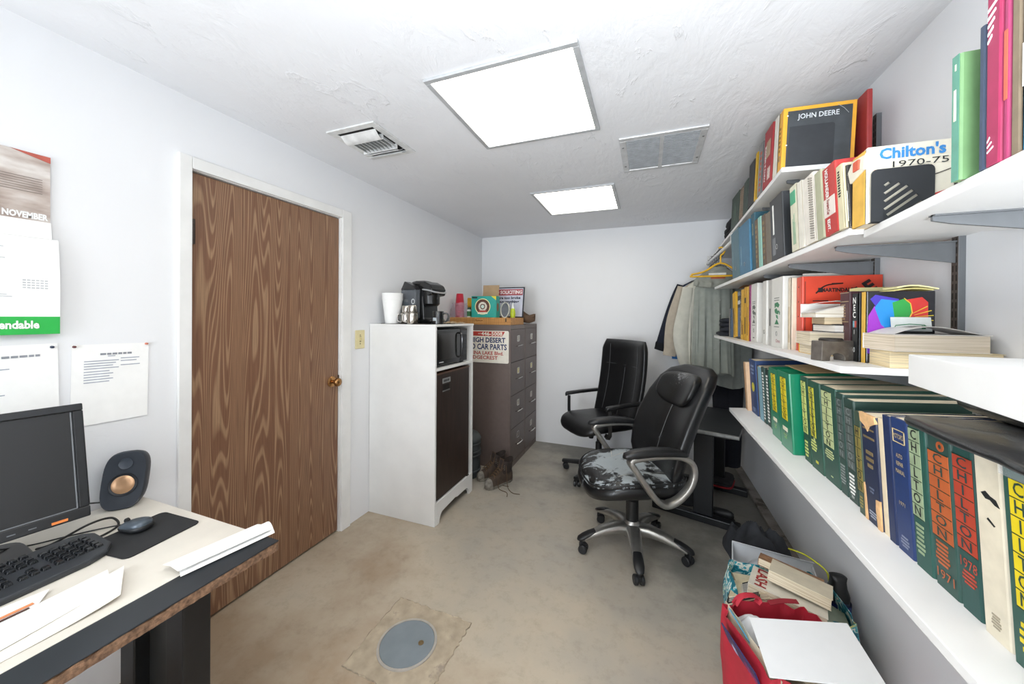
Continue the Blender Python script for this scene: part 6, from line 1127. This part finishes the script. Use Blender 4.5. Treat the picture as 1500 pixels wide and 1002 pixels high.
def bagbook(label, loc, rt, sx, sy, th, cov, page='#e9dfc9', name='paperback'):
    t = thing(name, label, 'book', loc, rot=tuple(D(a) for a in rt)); cm = cov if not isinstance(cov, str) else M(cov, .5, var=.08)
    box('pages', mat_pages('page_edges_' + page, page, '#bfae8c', 2), t, -sx / 2, sx / 2 - .003, -sy / 2 + .002, sy / 2 - .002, -th / 2 + .001, th / 2 - .001); MB().box(-sx / 2, sx / 2, -sy / 2, sy / 2, th / 2 - .001, th / 2 + .0005).box(-sx / 2, sx / 2, -sy / 2, sy / 2, -th / 2 - .0005, -th / 2 + .001).build('cover', cm, t); box('spine', cm, t, -sx / 2 - .001, -sx / 2 + .001, -sy / 2, sy / 2, -th / 2, th / 2); return t
fb = bagbook('thick white paperback with big red lettering in the teal bag', (.54, 1.775, .268), (-6, 4, -20), .25, .17, .055, '#ded9cc')
txt('LASH', .055, (-.088, .0, .029), Vector((0, -1, 0)), Vector((1, 0, 0)), M('#a31f24', .5), fb, 'cover_lettering', fitw=.15, bold=.0012)
bagbook('cream paperback with sketch on the cover, upper in the teal bag', (.592, 1.80, .322), (-8, 6, -22), .20, .13, .04, '#e0d6be')
bagbook('brown illustrated paperback at the back of the teal bag', (.58, 1.87, .318), (-6, 4, -22), .22, .06, .03, M('#8f6a4c', .6, var=.5, scale=30))
bk_ = bagbook('black magazine with white print at left of the teal bag', (.39, 1.77, .25), (-8, -34, -12), .13, .16, .008, '#1f2022'); mb = MB(); [mb.box(-.055, .055 - .01 * (k % 3), -.07 + .014 * k, -.062 + .014 * k, .0048, .0054) for k in range(10)]; mb.build('white_print', M('#b9b6b0', .6), bk_)
bagbook('cream cover paperback standing behind the black magazine', (.42, 1.80, .25), (-8, -28, -14), .15, .15, .018, '#d8c9a8')
bagbook('grey-green paperback at the right edge inside the bag', (.67, 1.75, .25), (-6, 22, -14), .12, .16, .02, '#8f9a86')
wx = thing('white_carton', 'open white carton with crumpled packing film behind the teal bag', 'box', (.58, 2.09, 0), -10); CW_ = M('#dfe1e4', .6, var=.03)
MB().box(-.17, .17, -.12, -.116, 0, .19).box(-.17, .17, .116, .12, 0, .205).box(-.17, -.166, -.116, .116, 0, .2).box(.166, .17, -.116, .116, 0, .195).box(-.17, .17, -.12, .12, 0, .004).build('carton', CW_, wx); MB().surf(lambda a, b: (-.17 + .34 * a, .12 - .03 * b, .203 + .02 * b), 3, 2).build('flap', CW_, wx, solid=.002)
heap('packing_film', 'crumpled grey-white packing film inside the white carton', 'film', (.58, 2.09, .12), .13, .085, .09, M('#c3c7cd', .3, var=.15, coat=.2, scale=14), 5.5, -8, 'film', 3, .7)
bo = thing('cleaner_bottle', 'black-capped dark blue bottle with yellow lettering by the wall', 'bottle', (.768, 1.93, 0), 0); bo.scale = (1, 1, .9)
MB().lathe([(0, 0), (.046, 0), (.05, .006), (.05, .21), (.046, .235), (.034, .25), (0, .25)], n=32, sx=.85).build('body', M('#141b3c', .3, coat=.3), bo, smooth=40); MB().lathe([(.0505, .12), (.0507, .235)], n=32, cap=False, sx=.85).build('label_band', M('#1c2f6e', .4, var=.15), bo, smooth=40)
MB().loft([section((0, 0, z), (1, 0, 0), (0, 1, 0), rx, ry, 24, .7) for z, rx, ry in ((.245, .036, .04), (.27, .036, .038), (.30, .028, .03), (.33, .026, .026), (.345, .03, .02), (.352, .02, .012))]).build('trigger_cap', M('#0f1011', .4), bo, smooth=50)
txt('Rain', .04, (-.030, -.040, .2), Vector((.72, -.69, 0)), Z_, M('#d8d32a', .5), bo, 'yellow_lettering', fitw=.055, bold=.0012)
MB().prism([(-.025, .2), (.02, .2), (.026, .215), (-.02, .22)], 'y', -.052, -.046).build('pale_oval', M('#9fb3d8', .5), bo)
yc = thing('plastic_strap', 'short bright yellow plastic strap between carton and bottle', 'strap', (.70, 2.06, .285)); MB().tube(smoothpath([(-.05, .06, .0), (0, .01, .012), (.05, -.06, .0), (.06, -.07, -.04)], 6), .0035, 6).build('band', M('#c9cc2a', .5), yc, smooth=60)
